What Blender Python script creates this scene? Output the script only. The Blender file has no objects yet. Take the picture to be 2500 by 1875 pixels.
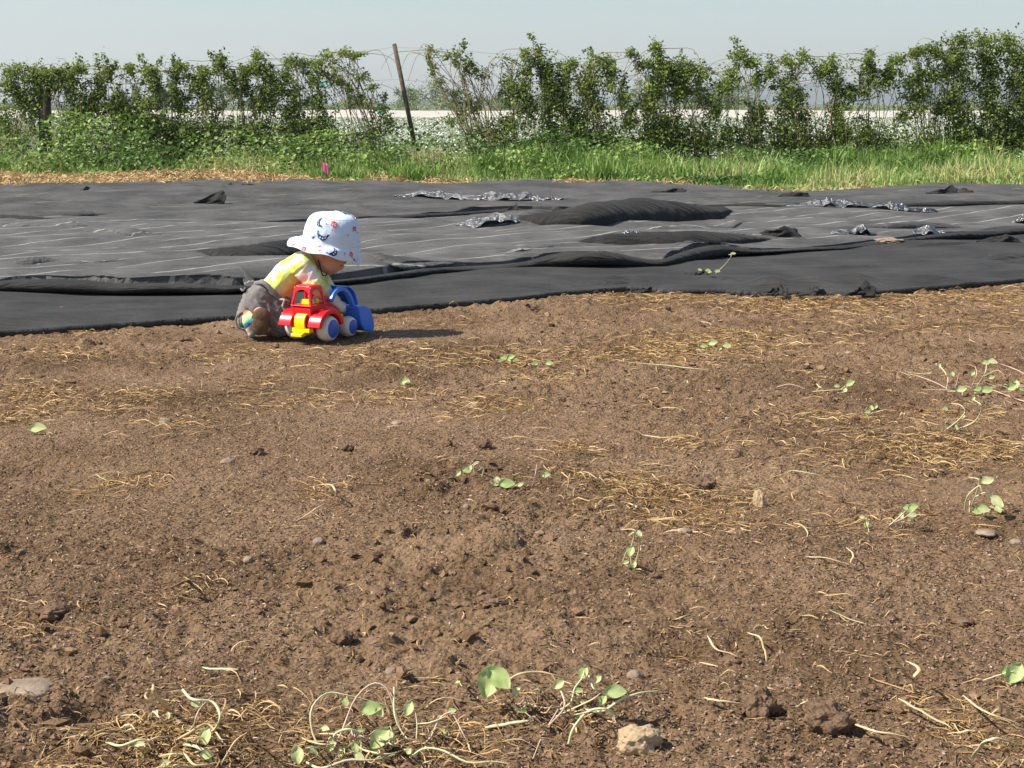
import bpy, bmesh, math, random
import numpy as np
from mathutils import Vector, Matrix, Euler, noise as mnoise
rng = np.random.default_rng(7)
random.seed(7)
scene = bpy.context.scene
C = scene.collection
R = math.radians

# ------------------------------------------------------------------ camera
F = 3800.0; CAMH = 0.8
PITCH = math.atan((937.5 - 260) / F)
cam = bpy.data.cameras.new('camera'); camo = bpy.data.objects.new('camera', cam); C.objects.link(camo)
camo.location = (0, 0, CAMH); camo.rotation_euler = (R(90) - PITCH, 0, 0)
cam.sensor_width = 36; cam.lens = 36 * F / 2500; cam.clip_start = 0.05; cam.clip_end = 9000
scene.camera = camo
# ------------------------------------------------------------------ light
SUN_EL = 47.5
SUN_DIR = Vector((-math.cos(R(SUN_EL)) * math.cos(R(12)), -math.cos(R(SUN_EL)) * math.sin(R(12)), math.sin(R(SUN_EL))))
w = bpy.data.worlds.new('World'); scene.world = w; w.use_nodes = True
nt = w.node_tree; bg = nt.nodes['Background']
sky = nt.nodes.new('ShaderNodeTexSky'); sky.sky_type = 'NISHITA'; sky.sun_disc = False
sky.sun_elevation = R(SUN_EL); sky.sun_rotation = math.atan2(SUN_DIR.x, SUN_DIR.y)
sky.air_density = 1.0; sky.dust_density = .9; sky.ozone_density = 1.8; sky.altitude = 50
nt.links.new(sky.outputs[0], bg.inputs[0]); bg.inputs[1].default_value = 0.088
sd = bpy.data.lights.new('sun', 'SUN'); sd.energy = 4.9; sd.angle = R(0.53); sd.color = (1, .93, .82)
so = bpy.data.objects.new('sun', sd); C.objects.link(so); so.rotation_euler = SUN_DIR.to_track_quat('Z', 'Y').to_euler()
so.location = (-20, -5, 20)
scene.view_settings.view_transform = 'Standard'; scene.view_settings.look = 'None'
scene.view_settings.exposure = 0.7; scene.view_settings.gamma = 1
try:
    scene.cycles.max_bounces = 6; scene.cycles.transparent_max_bounces = 8
except Exception: pass

# ------------------------------------------------------------------ picture -> place helpers (used to read positions off)
def ray(u, v):
    dx = (u - 1250) / F; dv = (937.5 - v) / F
    return np.array([dx, math.cos(PITCH) + dv * math.sin(PITCH), -math.sin(PITCH) + dv * math.cos(PITCH)])
def atg(u, v, z=0.0):
    r = ray(u, v); t = (z - CAMH) / r[2]; return np.array([r[0] * t, r[1] * t, z])
def aty(u, v, Y):
    r = ray(u, v); t = Y / r[1]; return np.array([r[0] * t, Y, CAMH + r[2] * t])

# ------------------------------------------------------------------ numpy noise
def _h(ix, iy, s):
    n = (ix.astype(np.int64) * 374761393 + iy.astype(np.int64) * 668265263 + s * 974634777) & 0xFFFFFFFF
    n = ((n ^ (n >> 13)) * 1274126177) & 0xFFFFFFFF
    n = (n ^ (n >> 16)) & 0xFFFFFFFF
    return n.astype(np.float64) / 4294967295.0
def vn(x, y, s=0):
    x = np.asarray(x, float); y = np.asarray(y, float)
    ix = np.floor(x); iy = np.floor(y); fx = x - ix; fy = y - iy
    ix = ix.astype(np.int64); iy = iy.astype(np.int64)
    ux = fx * fx * fx * (fx * (fx * 6 - 15) + 10); uy = fy * fy * fy * (fy * (fy * 6 - 15) + 10)
    a = _h(ix, iy, s); b = _h(ix + 1, iy, s); c = _h(ix, iy + 1, s); d = _h(ix + 1, iy + 1, s)
    return (a * (1 - ux) + b * ux) * (1 - uy) + (c * (1 - ux) + d * ux) * uy - 0.5
def fbm(x, y, s=0, o=4, g=0.5):
    t = 0; a = 1
    for i in range(o):
        c, sn = math.cos(0.6 * i), math.sin(0.6 * i)
        t = t + a * vn((x * c - y * sn) * 2 ** i + 17.3 * i, (x * sn + y * c) * 2 ** i + 9.1 * i, s + i); a *= g
    return t
def bumps(x, y, cell, dens, s=0):
    """round lumps on a jittered grid (clods)"""
    x = np.asarray(x, float) / cell; y = np.asarray(y, float) / cell
    ix = np.floor(x).astype(np.int64); iy = np.floor(y).astype(np.int64)
    out = np.zeros_like(x)
    for i in (-1, 0, 1):
        for j in (-1, 0, 1):
            cx = ix + i; cy = iy + j
            px = cx + _h(cx, cy, s); py = cy + _h(cx, cy, s + 1)
            r = 0.25 + 0.6 * _h(cx, cy, s + 2) ** 2
            on = (_h(cx, cy, s + 3) < dens)
            d2 = ((x - px) ** 2 + (y - py) ** 2) / (r * r)
            out = np.maximum(out, np.where(on & (d2 < 1), np.sqrt(np.maximum(0, 1 - d2)) * r, 0))
    return out * cell
def smooth(t): t = np.clip(t, 0, 1); return t * t * (3 - 2 * t)

# near edge of the fabric, read off the photograph: x -> y on the ground
_E = [(-60, 826), (0, 820), (300, 800), (565, 782), (932, 763), (1250, 737), (1370, 722), (1530, 709), (1640, 716), (1760, 716), (1850, 722), (1940, 721), (2120, 722), (2230, 712), (2330, 704), (2500, 689), (2700, 676)]
_e = np.array([atg(u, v)[:2] for u, v in _E]); 
def edge0(x): return np.interp(x, _e[:, 0], _e[:, 1]) + 0.0
_e0l = (_e[1, 1] - _e[0, 1]) / (_e[1, 0] - _e[0, 0])

TOY = aty(0, 0, 5.3)  # placeholder
def soil_h(x, y):
    x = np.asarray(x, float); y = np.asarray(y, float)
    h = 0.016 * fbm(x * 1.1, y * 1.3, 3, 3) + 0.013 * fbm(x * 4, y * 4, 11, 3)
    rough = smooth(fbm(x * 1.3 + 3, y * 1.6, 23, 3) * 1.9 + 0.55)
    near = smooth((4.2 - y) / 2.2) * .6 + .55
    h = h + rough * near * 0.014 * np.maximum(0, fbm(x * 14, y * 14, 31, 4) + .1)
    h = h + near * 0.008 * fbm(x * 50, y * 50, 47, 3)
    h = h + .013 * smooth((fbm(x * 2.2 + 40, y * 3.0, 37, 3) - .12) * 6) * np.maximum(0, fbm(x * 20, y * 20, 39, 4) + .25)
    h = h + bumps(x, y, 0.06, 0.12, 61) * 0.5 * rough * near
    h = h + bumps(x + 3, y, 0.022, 0.35, 71) * 0.6 * (0.35 + .65 * rough)
    # little holes
    h = h - bumps(x + 7, y + 2, 0.11, 0.03, 81) * 0.5 * rough
    # hollow with a dark pit at the lower left
    for (px, py, rr, dp) in HOLES:
        h = h - dp * np.exp(-((x - px) ** 2 / rr ** 2 + (y - py) ** 2 / (rr * .7) ** 2))
    # playground patch around the toy stays level
    m = np.exp(-(((x + .62) / .5) ** 2 + ((y - 5.4) / .35) ** 2) ** 2)
    return h * (1 - .75 * m) - 0.004
HOLES = []
for (a, b, rr, dp) in [(180, 1545, .03, .03), (215, 1520, .045, .05), (1480, 1400, .04, .02), (60, 1000, .09, .04), (1180, 560 * 2, .05, .015), (720, 1360, .03, .02), (1530, 1420, .03, .02), (90, 1620, .05, .02), (260, 1640, .06, .02)]:
    p = atg(a * 1.13, b * 1.13); HOLES.append((p[0], p[1], rr, dp))
def gz(x, y): return float(soil_h(np.array([x]), np.array([y]))[0])

# ------------------------------------------------------------------ mesh helpers
def tag(o, label=None, cat=None, group=None, kind=None):
    if label: o['label'] = label
    if cat: o['category'] = cat
    if group: o['group'] = group
    if kind: o['kind'] = kind
    return o
def link(name, me, mat=None, parent=None):
    o = bpy.data.objects.new(name, me); C.objects.link(o)
    if mat is not None:
        for m in (mat if isinstance(mat, (list, tuple)) else [mat]): me.materials.append(m)
    if parent: o.parent = parent
    return o
def empty(name, loc=(0, 0, 0), rz=0):
    o = bpy.data.objects.new(name, None); C.objects.link(o); o.location = loc; o.rotation_euler = (0, 0, rz)
    o.empty_display_size = .1
    return o
def mesh_np(name, V, Q, smoothf=False, mats=None, k=4, attr=None):
    me = bpy.data.meshes.new(name)
    V = np.ascontiguousarray(V, np.float32); Q = np.ascontiguousarray(Q, np.int32)
    me.vertices.add(len(V)); me.vertices.foreach_set('co', V.ravel())
    n = len(Q); me.loops.add(n * k); me.loops.foreach_set('vertex_index', Q.ravel())
    me.polygons.add(n); me.polygons.foreach_set('loop_start', np.arange(0, n * k, k, dtype=np.int32))
    me.polygons.foreach_set('loop_total', np.full(n, k, np.int32))
    if mats is not None: me.polygons.foreach_set('material_index', np.ascontiguousarray(mats, np.int32))
    me.polygons.foreach_set('use_smooth', np.full(n, smoothf, bool))
    if attr is not None:
        a = me.attributes.new('tone', 'FLOAT', 'FACE'); a.data.foreach_set('value', np.ascontiguousarray(attr, np.float32))
    me.update(calc_edges=True); me.validate()
    return me
def grid_mesh(name, X, Y, Z, sm=True):
    r, c = X.shape
    V = np.stack([X, Y, Z], -1).reshape(-1, 3)
    i = np.arange((r - 1) * c).reshape(r - 1, c)[:, :-1].ravel()
    Q = np.stack([i, i + 1, i + 1 + c, i + c], 1)
    return mesh_np(name, V, Q, sm)
def strips(paths, wid, tone=None, flat=True, axis=None):
    """paths: (n,k,3) centre lines, wid: (n,k) half widths -> ribbons. axis (n,k,3) gives the width direction"""
    P = np.asarray(paths, float); n, k, _ = P.shape
    T = np.gradient(P, axis=1); T /= np.linalg.norm(T, axis=2, keepdims=True) + 1e-9
    if axis is None:
        up = np.zeros_like(T); up[..., 2] = 1
        A = np.cross(T, up); A /= np.linalg.norm(A, axis=2, keepdims=True) + 1e-6
    else: A = axis
    L = P - A * wid[..., None]; Rr = P + A * wid[..., None]
    V = np.stack([L, Rr], 2).reshape(-1, 3)
    b = (np.arange(n)[:, None] * k * 2 + np.arange(k - 1)[None] * 2).ravel()
    Q = np.stack([b, b + 1, b + 3, b + 2], 1)
    a = None if tone is None else np.repeat(tone, k - 1)
    return V, Q, a
def tubes(paths, rad, sides=5, flat=1.0):
    """list of (k,3) arrays and radii arrays -> V,Q"""
    Vs = []; Qs = []; off = 0
    for P, r in zip(paths, rad):
        P = np.asarray(P, float); k = len(P); r = np.broadcast_to(r, (k,))
        T = np.gradient(P, axis=0); T /= np.linalg.norm(T, axis=1, keepdims=True) + 1e-9
        ref = np.array([0, 0, 1.0]) if abs(T[:, 2]).mean() < .8 else np.array([1.0, 0, 0])
        A = np.cross(T, ref); A /= np.linalg.norm(A, axis=1, keepdims=True) + 1e-9
        B = np.cross(T, A)
        an = np.arange(sides) * 2 * math.pi / sides
        V = P[:, None] + r[:, None, None] * (np.cos(an)[None, :, None] * A[:, None] + flat * np.sin(an)[None, :, None] * B[:, None])
        V = V.reshape(-1, 3); V = np.vstack([V, P[0], P[-1]])
        for i in range(k - 1):
            for j in range(sides):
                j2 = (j + 1) % sides
                Qs.append((off + i * sides + j, off + i * sides + j2, off + (i + 1) * sides + j2, off + (i + 1) * sides + j))
        c0 = off + k * sides; 
        for j in range(0, sides):
            j2 = (j + 1) % sides
            Qs.append((c0, off + j2, off + j, c0)) if False else None
        Vs.append(V); off += len(V)
    return np.vstack(Vs), np.array(Qs)
def tube_obj(name, paths, rad, mat, parent=None, sides=6, flat=1.0):
    V, Q = tubes(paths, rad, sides, flat); return link(name, mesh_np(name, V, Q, True), mat, parent)
def spline(pts, n=12):
    P = np.asarray(pts, float)
    if len(P) < 3: 
        t = np.linspace(0, 1, n)[:, None]; return P[0] * (1 - t) + P[-1] * t
    Pp = np.vstack([2 * P[0] - P[1], P, 2 * P[-1] - P[-2]]); out = []
    m = len(P) - 1
    for s in np.linspace(0, m, n):
        i = min(int(s), m - 1); t = s - i
        a, b, c, d = Pp[i], Pp[i + 1], Pp[i + 2], Pp[i + 3]
        out.append(.5 * ((2 * b) + (-a + c) * t + (2 * a - 5 * b + 4 * c - d) * t * t + (-a + 3 * b - 3 * c + d) * t ** 3))
    return np.array(out)

# ------------------------------------------------------------------ materials
def mat(name, col=(.5, .5, .5), rough=.7, spec=.3, col2=None, nscale=8, bump=0, bscale=60, tone=False, cols=None, trans=0, coat=0, sheen=0, sub=0):
    m = bpy.data.materials.new(name); m.use_nodes = True; t = m.node_tree; N = t.nodes; L = t.links
    b = N['Principled BSDF']; b.inputs['Base Color'].default_value = (*col, 1); b.inputs['Roughness'].default_value = rough
    b.inputs['Specular IOR Level'].default_value = spec
    if coat: b.inputs['Coat Weight'].default_value = coat
    if sheen: b.inputs['Sheen Weight'].default_value = sheen
    if sub:
        b.inputs['Subsurface Weight'].default_value = sub; b.inputs['Subsurface Radius'].default_value = (.01, .004, .002); 
        b.inputs['Subsurface Scale'].default_value = 1
    tc = N.new('ShaderNodeTexCoord')
    if cols or col2:
        cr = N.new('ShaderNodeValToRGB'); cs = cols or [col, col2]
        els = cr.color_ramp.elements
        while len(els) < len(cs): els.new(.5)
        for i, c in enumerate(cs):
            els[i].position = i / (len(cs) - 1) if tone else .3 + .4 * i / (len(cs) - 1); els[i].color = (*c, 1)
        if tone:
            a = N.new('ShaderNodeAttribute'); a.attribute_name = 'tone'; L.new(a.outputs['Fac'], cr.inputs[0])
        else:
            n = N.new('ShaderNodeTexNoise'); n.inputs['Scale'].default_value = nscale; n.inputs['Detail'].default_value = 6
            L.new(tc.outputs['Object'], n.inputs['Vector']); L.new(n.outputs[0], cr.inputs[0])
        L.new(cr.outputs[0], b.inputs['Base Color'])
        colout = cr.outputs[0]
    else: colout = None
    if bump:
        n = N.new('ShaderNodeTexNoise'); n.inputs['Scale'].default_value = bscale; n.inputs['Detail'].default_value = 5
        L.new(tc.outputs['Object'], n.inputs['Vector'])
        bp = N.new('ShaderNodeBump'); bp.inputs['Strength'].default_value = bump; bp.inputs['Distance'].default_value = .01
        L.new(n.outputs[0], bp.inputs['Height']); L.new(bp.outputs[0], b.inputs['Normal'])
    if trans:
        tr = N.new('ShaderNodeBsdfTranslucent'); mx = N.new('ShaderNodeMixShader'); mx.inputs[0].default_value = trans
        if colout: L.new(colout, tr.inputs[0])
        else: tr.inputs[0].default_value = (*col, 1)
        L.new(b.outputs[0], mx.inputs[1]); L.new(tr.outputs[0], mx.inputs[2]); L.new(mx.outputs[0], N['Material Output'].inputs[0])
    return m
# ================================================================== GROUND
M = {}
def soil_mat():
    m = bpy.data.materials.new('soil'); m.use_nodes = True; t = m.node_tree; N = t.nodes; L = t.links; b = N['Principled BSDF']
    b.inputs['Roughness'].default_value = .95; b.inputs['Specular IOR Level'].default_value = .12
    tc = N.new('ShaderNodeTexCoord')
    def nz(sc, det=5, rough=.6):
        n = N.new('ShaderNodeTexNoise'); n.inputs['Scale'].default_value = sc; n.inputs['Detail'].default_value = det
        n.inputs['Roughness'].default_value = rough; L.new(tc.outputs['Object'], n.inputs['Vector']); return n.outputs[0]
    def ramp(src, stops):
        cr = N.new('ShaderNodeValToRGB'); e = cr.color_ramp.elements
        while len(e) < len(stops): e.new(.5)
        for i, (p, c) in enumerate(stops): e[i].position = p; e[i].color = (*c, 1)
        L.new(src, cr.inputs[0]); return cr.outputs[0]
    big = ramp(nz(1.7, 6), [(.36, (.132, .082, .045)), (.5, (.208, .134, .078)), (.72, (.275, .186, .113))])
    fine = ramp(nz(160, 6, .75), [(.32, (.45, .42, .4)), (.5, (1, 1, 1)), (.68, (1.45, 1.42, 1.4))])
    mx = N.new('ShaderNodeMix'); mx.data_type = 'RGBA'; mx.blend_type = 'MULTIPLY'; mx.inputs[0].default_value = 1
    L.new(big, mx.inputs[6]); L.new(fine, mx.inputs[7])
    pale = ramp(nz(22, 5), [(.55, (0, 0, 0)), (.75, (1, 1, 1))])
    mx2 = N.new('ShaderNodeMix'); mx2.data_type = 'RGBA'; L.new(mx.outputs[2], mx2.inputs[6]); mx2.inputs[7].default_value = (.30, .212, .142, 1)
    ml = N.new('ShaderNodeMath'); ml.operation = 'MULTIPLY'; L.new(pale, ml.inputs[0]); ml.inputs[1].default_value = .55
    L.new(ml.outputs[0], mx2.inputs[0]); L.new(mx2.outputs[2], b.inputs['Base Color'])
    v = N.new('ShaderNodeTexVoronoi'); v.inputs['Scale'].default_value = 130; L.new(tc.outputs['Object'], v.inputs['Vector'])
    ad = N.new('ShaderNodeMath'); L.new(nz(240, 6, .7), ad.inputs[0]); L.new(v.outputs['Distance'], ad.inputs[1])
    bp = N.new('ShaderNodeBump'); bp.inputs['Strength'].default_value = .9; bp.inputs['Distance'].default_value = .006
    L.new(ad.outputs[0], bp.inputs['Height']); L.new(bp.outputs[0], b.inputs['Normal'])
    return m
M['soil'] = soil_mat()
nr, nc = 1150, 1050
yy = 1.25 * (8.6 / 1.25) ** (np.linspace(0, 1, nr))
ss = np.linspace(-1, 1, nc)
Yg, Sg = np.meshgrid(yy, ss, indexing='ij')
Xg = Sg * (0.34 * Yg + 1.1)
Zg = soil_h(Xg, Yg)
tag(link('soil', grid_mesh('soil', Xg, Yg, Zg), M['soil']), kind='structure')
# distant ground reaching the horizon
M['field'] = mat('field_ground', (.10, .13, .05), .95, .1, col2=(.17, .16, .09), nscale=.3, bump=.3, bscale=8)
g = 4200
xs = np.concatenate([-np.geomspace(g, 2, 24), [0], np.geomspace(2, g, 24)]); ys = np.concatenate([[-40, -8, 0, 4], np.geomspace(8, g, 40)])
Yq, Xq = np.meshgrid(ys, xs, indexing='ij'); Zq = np.full_like(Xq, -0.09) 
tag(link('ground', grid_mesh('ground', Xq, Yq, Zq), M['field']), kind='structure')

# flakes / crumbs of the soil and plant litter
def scatter(n, ymin, ymax, power=1.0, wmul=.33, wadd=.5):
    u = rng.random(n); y = ymin * (ymax / ymin) ** (u ** power)
    x = (rng.random(n) * 2 - 1) * (wmul * y + wadd); return x, y
M['litter'] = mat('litter', rough=.8, spec=.25, tone=True, cols=[(.10, .062, .038), (.17, .104, .064), (.25, .16, .102), (.35, .24, .165), (.54, .44, .33)])
n = 300000
x, y = scatter(n, 1.4, 7.2)
keep = y < edge0(x) - .02; x, y = x[keep], y[keep]; n = len(x)
dens = smooth(fbm(x * 1.2, y * 1.2, 91, 3) * 1.4 + 1.0); k2 = rng.random(n) < dens; x, y = x[k2], y[k2]; n = len(x)
L_ = rng.uniform(.0014, .0042, n) * (1 + .02 * y); W_ = L_ * rng.uniform(.25, .55, n)
az = rng.uniform(0, 6.283, n); tl = rng.normal(0, .4, n); ro = rng.normal(0, .55, n)
d = np.stack([np.cos(az) * np.cos(tl), np.sin(az) * np.cos(tl), np.sin(tl)], 1)
s = np.stack([-np.sin(az) * np.cos(ro), np.cos(az) * np.cos(ro), np.sin(ro)], 1)
c = np.stack([x, y, soil_h(x, y) + .0015 + L_ * .4 * np.abs(np.sin(tl))], 1)
V = np.stack([c - d * L_[:, None], c - s * W_[:, None], c + d * L_[:, None], c + s * W_[:, None]], 1).reshape(-1, 3)
Q = np.arange(4 * n).reshape(-1, 4)
tone = np.clip(rng.beta(2.0, 3.2, n), 0, 1)
tag(link('plant_litter', mesh_np('plant_litter', V, Q, False, attr=tone), M['litter']), 'fine brown husks and crumbs covering the bare soil', 'litter', kind='stuff')

# crumbs: small lumps as one mass
def ico(sub=1):
    bm = bmesh.new(); bmesh.ops.create_icosphere(bm, subdivisions=sub, radius=1)
    V = np.array([v.co[:] for v in bm.verts]); T = np.array([[v.index for v in f.verts] for f in bm.faces]); bm.free(); return V, T
IV, IT = ico(1); IV2, IT2 = ico(2); IV3, IT3 = ico(4)
M['clod'] = mat('clod', rough=.95, spec=.1, tone=True, cols=[(.09, .054, .03), (.17, .104, .060), (.24, .152, .092), (.33, .25, .18)], bump=.6, bscale=150)
n = 12000
x, y = scatter(n, 1.4, 7.2); keep = (y < edge0(x) - .03) & (rng.random(n) < smooth(fbm(x * 1.3 + 3, y * 1.6, 23, 3) * 2.2 + .5)); x, y = x[keep], y[keep]; n = len(x)
r = rng.lognormal(math.log(.0042), .45, n).clip(.002, .013)
jit = 1 + .28 * rng.standard_normal((n, len(IV), 1))
Vc = IV[None] * jit * r[:, None, None] * np.stack([rng.uniform(.8, 1.3, n), rng.uniform(.8, 1.3, n), rng.uniform(.5, .9, n)], 1)[:, None]
Vc = Vc + np.stack([x, y, soil_h(x, y) + r * .25], 1)[:, None]
T = (IT[None] + (np.arange(n) * len(IV))[:, None, None]).reshape(-1, 3)
tag(link('soil_crumbs', mesh_np('soil_crumbs', Vc.reshape(-1, 3), T, False, k=3, attr=np.repeat(np.clip(rng.beta(2, 2.6, n), 0, 1), len(IT))), M['clod']), 'loose crumbs of brown earth lying all over the soil', 'earth crumbs', kind='stuff')

# ------------------------------------------------------------------ straw
M['straw'] = mat('straw', rough=.6, spec=.3, tone=True, cols=[(.09, .055, .026), (.30, .18, .075), (.54, .36, .16), (.72, .56, .31)], trans=.12)
SC = [(100, 760, 110, 40), (170, 775, 90, 50), (520, 765, 120, 80), (800, 790, 170, 90), (640, 870, 120, 60), (230, 872, 170, 170), (60, 855, 90, 120), (30, 900, 60, 80), (870, 862, 80, 50), (1050, 882, 110, 90),
      (1200, 820, 110, 50), (1120, 775, 170, 170), (1330, 770, 110, 90), (1550, 735, 160, 260), (1500, 762, 180, 180), (1450, 760, 100, 80), (1900, 655, 320, 330), (1750, 665, 160, 260), (2000, 700, 220, 120), (2130, 640, 140, 220), (1800, 905, 150, 90), (1900, 985, 260, 170), (2020, 975, 160, 160),
      (2120, 960, 120, 100), (1330, 1045, 150, 90), (1400, 1075, 90, 60), (1520, 1085, 180, 110), (1500, 1130, 120, 60), (1250, 970, 60, 40), (1490, 965, 60, 40), (700, 1060, 70, 30), (260, 1045, 100, 50), (410, 1262, 50, 20), (560, 1565, 130, 60), (900, 1590, 330, 120), (1000, 1640, 300, 80), (300, 1620, 240, 180),
      (380, 1590, 130, 110), (2150, 1590, 150, 60), (2000, 1530, 110, 30), (1900, 1130, 180, 60), (1400, 640, 120, 160), (1450, 615 + 30, 200, 100), (560, 830, 80, 40), (420, 920, 80, 30), (1000, 700, 200, 30), (850, 760, 120, 60), (180, 700 + 20, 90, 20), (1700, 745, 200, 90), (1900, 800, 220, 40), (2050, 890, 120, 50), (1450, 880, 80, 20), (1300, 1100, 90, 30), (60, 1360, 90, 20), (1500, 1370, 100, 12), (1850, 1330, 200, 14)]
cx = []; cy = []; ln = []
for (a, b, wd, cnt) in SC:
    p = atg(a * 1.13, b * 1.13); sc = p[1]; m_ = int(cnt * 2.9)
    sx = wd * 1.13 / F * sc * .62; sy = sx * .6 + .03
    cx.append(rng.normal(p[0], sx, m_)); cy.append(rng.normal(p[1], min(sy, .24), m_)); ln.append(rng.lognormal(-.45, .45, m_).clip(.15, 1.5))
m_ = 4200; xa, ya = scatter(m_, 1.6, 7); cx.append(xa); cy.append(ya); ln.append(rng.lognormal(-1.1, .5, m_).clip(.1, 1.2))
x = np.concatenate(cx); y = np.concatenate(cy); ln = np.concatenate(ln)
k = y < edge0(x) - .01; x, y, ln = x[k], y[k], ln[k]; n = len(x)
def ribbons(x, y, length, wid, k=6, curl=1.2, lift=.006, hf=soil_h, flatten=None):
    n = len(x); a0 = rng.normal(0, .75, n) + np.where(rng.random(n) < .5, math.pi, 0)
    da = rng.normal(0, curl, n) / (k - 1); t = np.arange(k)
    ang = a0[:, None] + da[:, None] * t[None] + rng.normal(0, .12, (n, k)).cumsum(1)
    st = (length / (k - 1))[:, None]
    px = x[:, None] + np.cumsum(np.cos(ang) * st, 1) - (np.cos(ang) * st).sum(1, keepdims=True) / 2
    py = y[:, None] + np.cumsum(np.sin(ang) * st, 1) - (np.sin(ang) * st).sum(1, keepdims=True) / 2
    hz = hf(px, py); hm = hz.mean(1, keepdims=True)
    arch = np.sin(np.linspace(0, math.pi, k))[None] * np.abs(rng.normal(0, 1, n))[:, None] * lift + rng.normal(0, .25, n)[:, None] * (np.linspace(-.5, .5, k)[None]) * length[:, None] * .5
    pz = np.maximum(hz + .0015, np.maximum(hm, hz) * .5 + hm * .5 + .002 + arch)
    wprof = np.sin(np.linspace(.25, math.pi - .25, k)) ** .6
    W = wid[:, None] * wprof[None]
    P = np.stack([px, py, pz], 2)
    T = np.gradient(P, axis=1); T /= np.linalg.norm(T, axis=2, keepdims=True) + 1e-9
    rr = rng.normal(0, .7, n)[:, None] + rng.normal(0, .3, (n, k)).cumsum(1)
    A = np.stack([-T[..., 1] * np.cos(rr), T[..., 0] * np.cos(rr), np.sin(rr)], 2)
    return strips(P, W, tone=None, axis=A) + (n,)
V, Q, _, nn = ribbons(x, y, ln * .065 * (.75 + .08 * y), rng.uniform(.0004, .0013, n) * (.7 + .12 * y), 7, .9, .006)
tone = np.repeat(np.clip(rng.beta(1.7, 2.0, nn), 0, 1) * np.repeat(1, nn), 6)
tag(link('straw', mesh_np('straw', V, Q, False, attr=tone), M['straw']), 'dry golden straw scattered in patches over the bare soil', 'straw', kind='stuff')

# ================================================================== GROUND COVER FABRIC
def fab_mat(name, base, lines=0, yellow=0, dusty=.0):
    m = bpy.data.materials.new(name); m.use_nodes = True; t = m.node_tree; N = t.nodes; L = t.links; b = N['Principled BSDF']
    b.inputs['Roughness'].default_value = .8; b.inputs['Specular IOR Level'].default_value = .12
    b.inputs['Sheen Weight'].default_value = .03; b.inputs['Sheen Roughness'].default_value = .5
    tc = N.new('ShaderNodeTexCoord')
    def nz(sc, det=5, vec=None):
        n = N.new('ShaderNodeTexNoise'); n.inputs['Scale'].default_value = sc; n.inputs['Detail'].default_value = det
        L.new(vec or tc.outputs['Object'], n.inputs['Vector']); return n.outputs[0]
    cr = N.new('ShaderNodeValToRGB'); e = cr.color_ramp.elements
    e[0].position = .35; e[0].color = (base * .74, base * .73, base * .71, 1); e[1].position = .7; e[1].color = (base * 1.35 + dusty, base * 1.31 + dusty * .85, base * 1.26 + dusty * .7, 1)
    L.new(nz(3.5, 8), cr.inputs[0]); col = cr.outputs[0]
    def math_(op, a, b_=None):
        q = N.new('ShaderNodeMath'); q.operation = op
        for i, z in enumerate((a, b_)):
            if z is None: continue
            if isinstance(z, (int, float)): q.inputs[i].default_value = z
            else: L.new(z, q.inputs[i])
        return q.outputs[0]
    if lines or yellow:
        sp = N.new('ShaderNodeSeparateXYZ'); L.new(tc.outputs['Object'], sp.inputs[0])
        wv = math_('SUBTRACT', sp.outputs[1], math_('MULTIPLY', sp.outputs[0], .52))
        wv = math_('ADD', wv, math_('MULTIPLY', nz(.7, 2), .12)); wv = math_('ADD', wv, math_('MULTIPLY', nz(9, 2), .012))
        fr = math_('FRACT', math_('MULTIPLY', wv, (4.4 if lines else 2.0)))
        ln_ = math_('LESS_THAN', fr, .050 if lines else .035)
        brk = math_('GREATER_THAN', nz(5 if lines else 2.5, 4), .22 if lines else .56)
        fac = math_('MULTIPLY', ln_, brk); fac = math_('MULTIPLY', fac, .36)
        mx = N.new('ShaderNodeMix'); mx.data_type = 'RGBA'; L.new(fac, mx.inputs[0]); L.new(col, mx.inputs[6])
        mx.inputs[7].default_value = (.62, .62, .58, 1) if lines else (.42, .38, .18, 1); col = mx.outputs[2]
    L.new(col, b.inputs['Base Color'])
    bp = N.new('ShaderNodeBump'); bp.inputs['Strength'].default_value = .5; bp.inputs['Distance'].default_value = .012
    mp = N.new('ShaderNodeMapping'); mp.inputs['Rotation'].default_value = (0, 0, -R(12)); mp.inputs['Scale'].default_value = (1.1, 7, 1); L.new(tc.outputs['Object'], mp.inputs[0])
    cre = math_('ABSOLUTE', math_('SUBTRACT', nz(2.2, 6, mp.outputs[0]), .5)); bp.inputs['Distance'].default_value = .02; bp.inputs['Strength'].default_value = .75
    L.new(math_('ADD', math_('MULTIPLY', nz(30, 8), .35), math_('ADD', math_('MULTIPLY', cre, -5.0), math_('MULTIPLY', nz(5, 6, mp.outputs[0]), 2.0))), bp.inputs['Height']); L.new(bp.outputs[0], b.inputs['Normal'])
    return m
M['fabric_near'] = fab_mat('fabric_plain', .046)
M['fabric_lined'] = fab_mat('fabric_lined', .102, lines=1, dusty=.004)
M['fabric_far'] = fab_mat('fabric_yellow_thread', .082, yellow=1, dusty=.006)
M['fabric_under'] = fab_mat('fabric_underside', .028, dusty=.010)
ca, sa = math.cos(R(9)), math.sin(R(9))
def fab_h(x, y, s, amp=1.0):
    a = x * ca + y * sa; b = -x * sa + y * ca
    h = .064 * fbm(a * .55, b * 1.0, s, 3) + .040 * (.5 - np.abs(fbm(a * .38 + 5, b * 2.4, s + 7, 3))) * 1.0
    h = h + .018 * fbm(a * .6, b * 3.6, s + 13, 3) + .015 * (.3 - np.abs(fbm(a * .5, b * 5.5, s + 19, 3))) + .030 * (.3 - np.abs(fbm(a * .6 + b * .4, b * 2.6, s + 29, 3))) + .0015 * fbm(a * 3, b * 30, s + 23, 2)
    return amp * h
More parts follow.
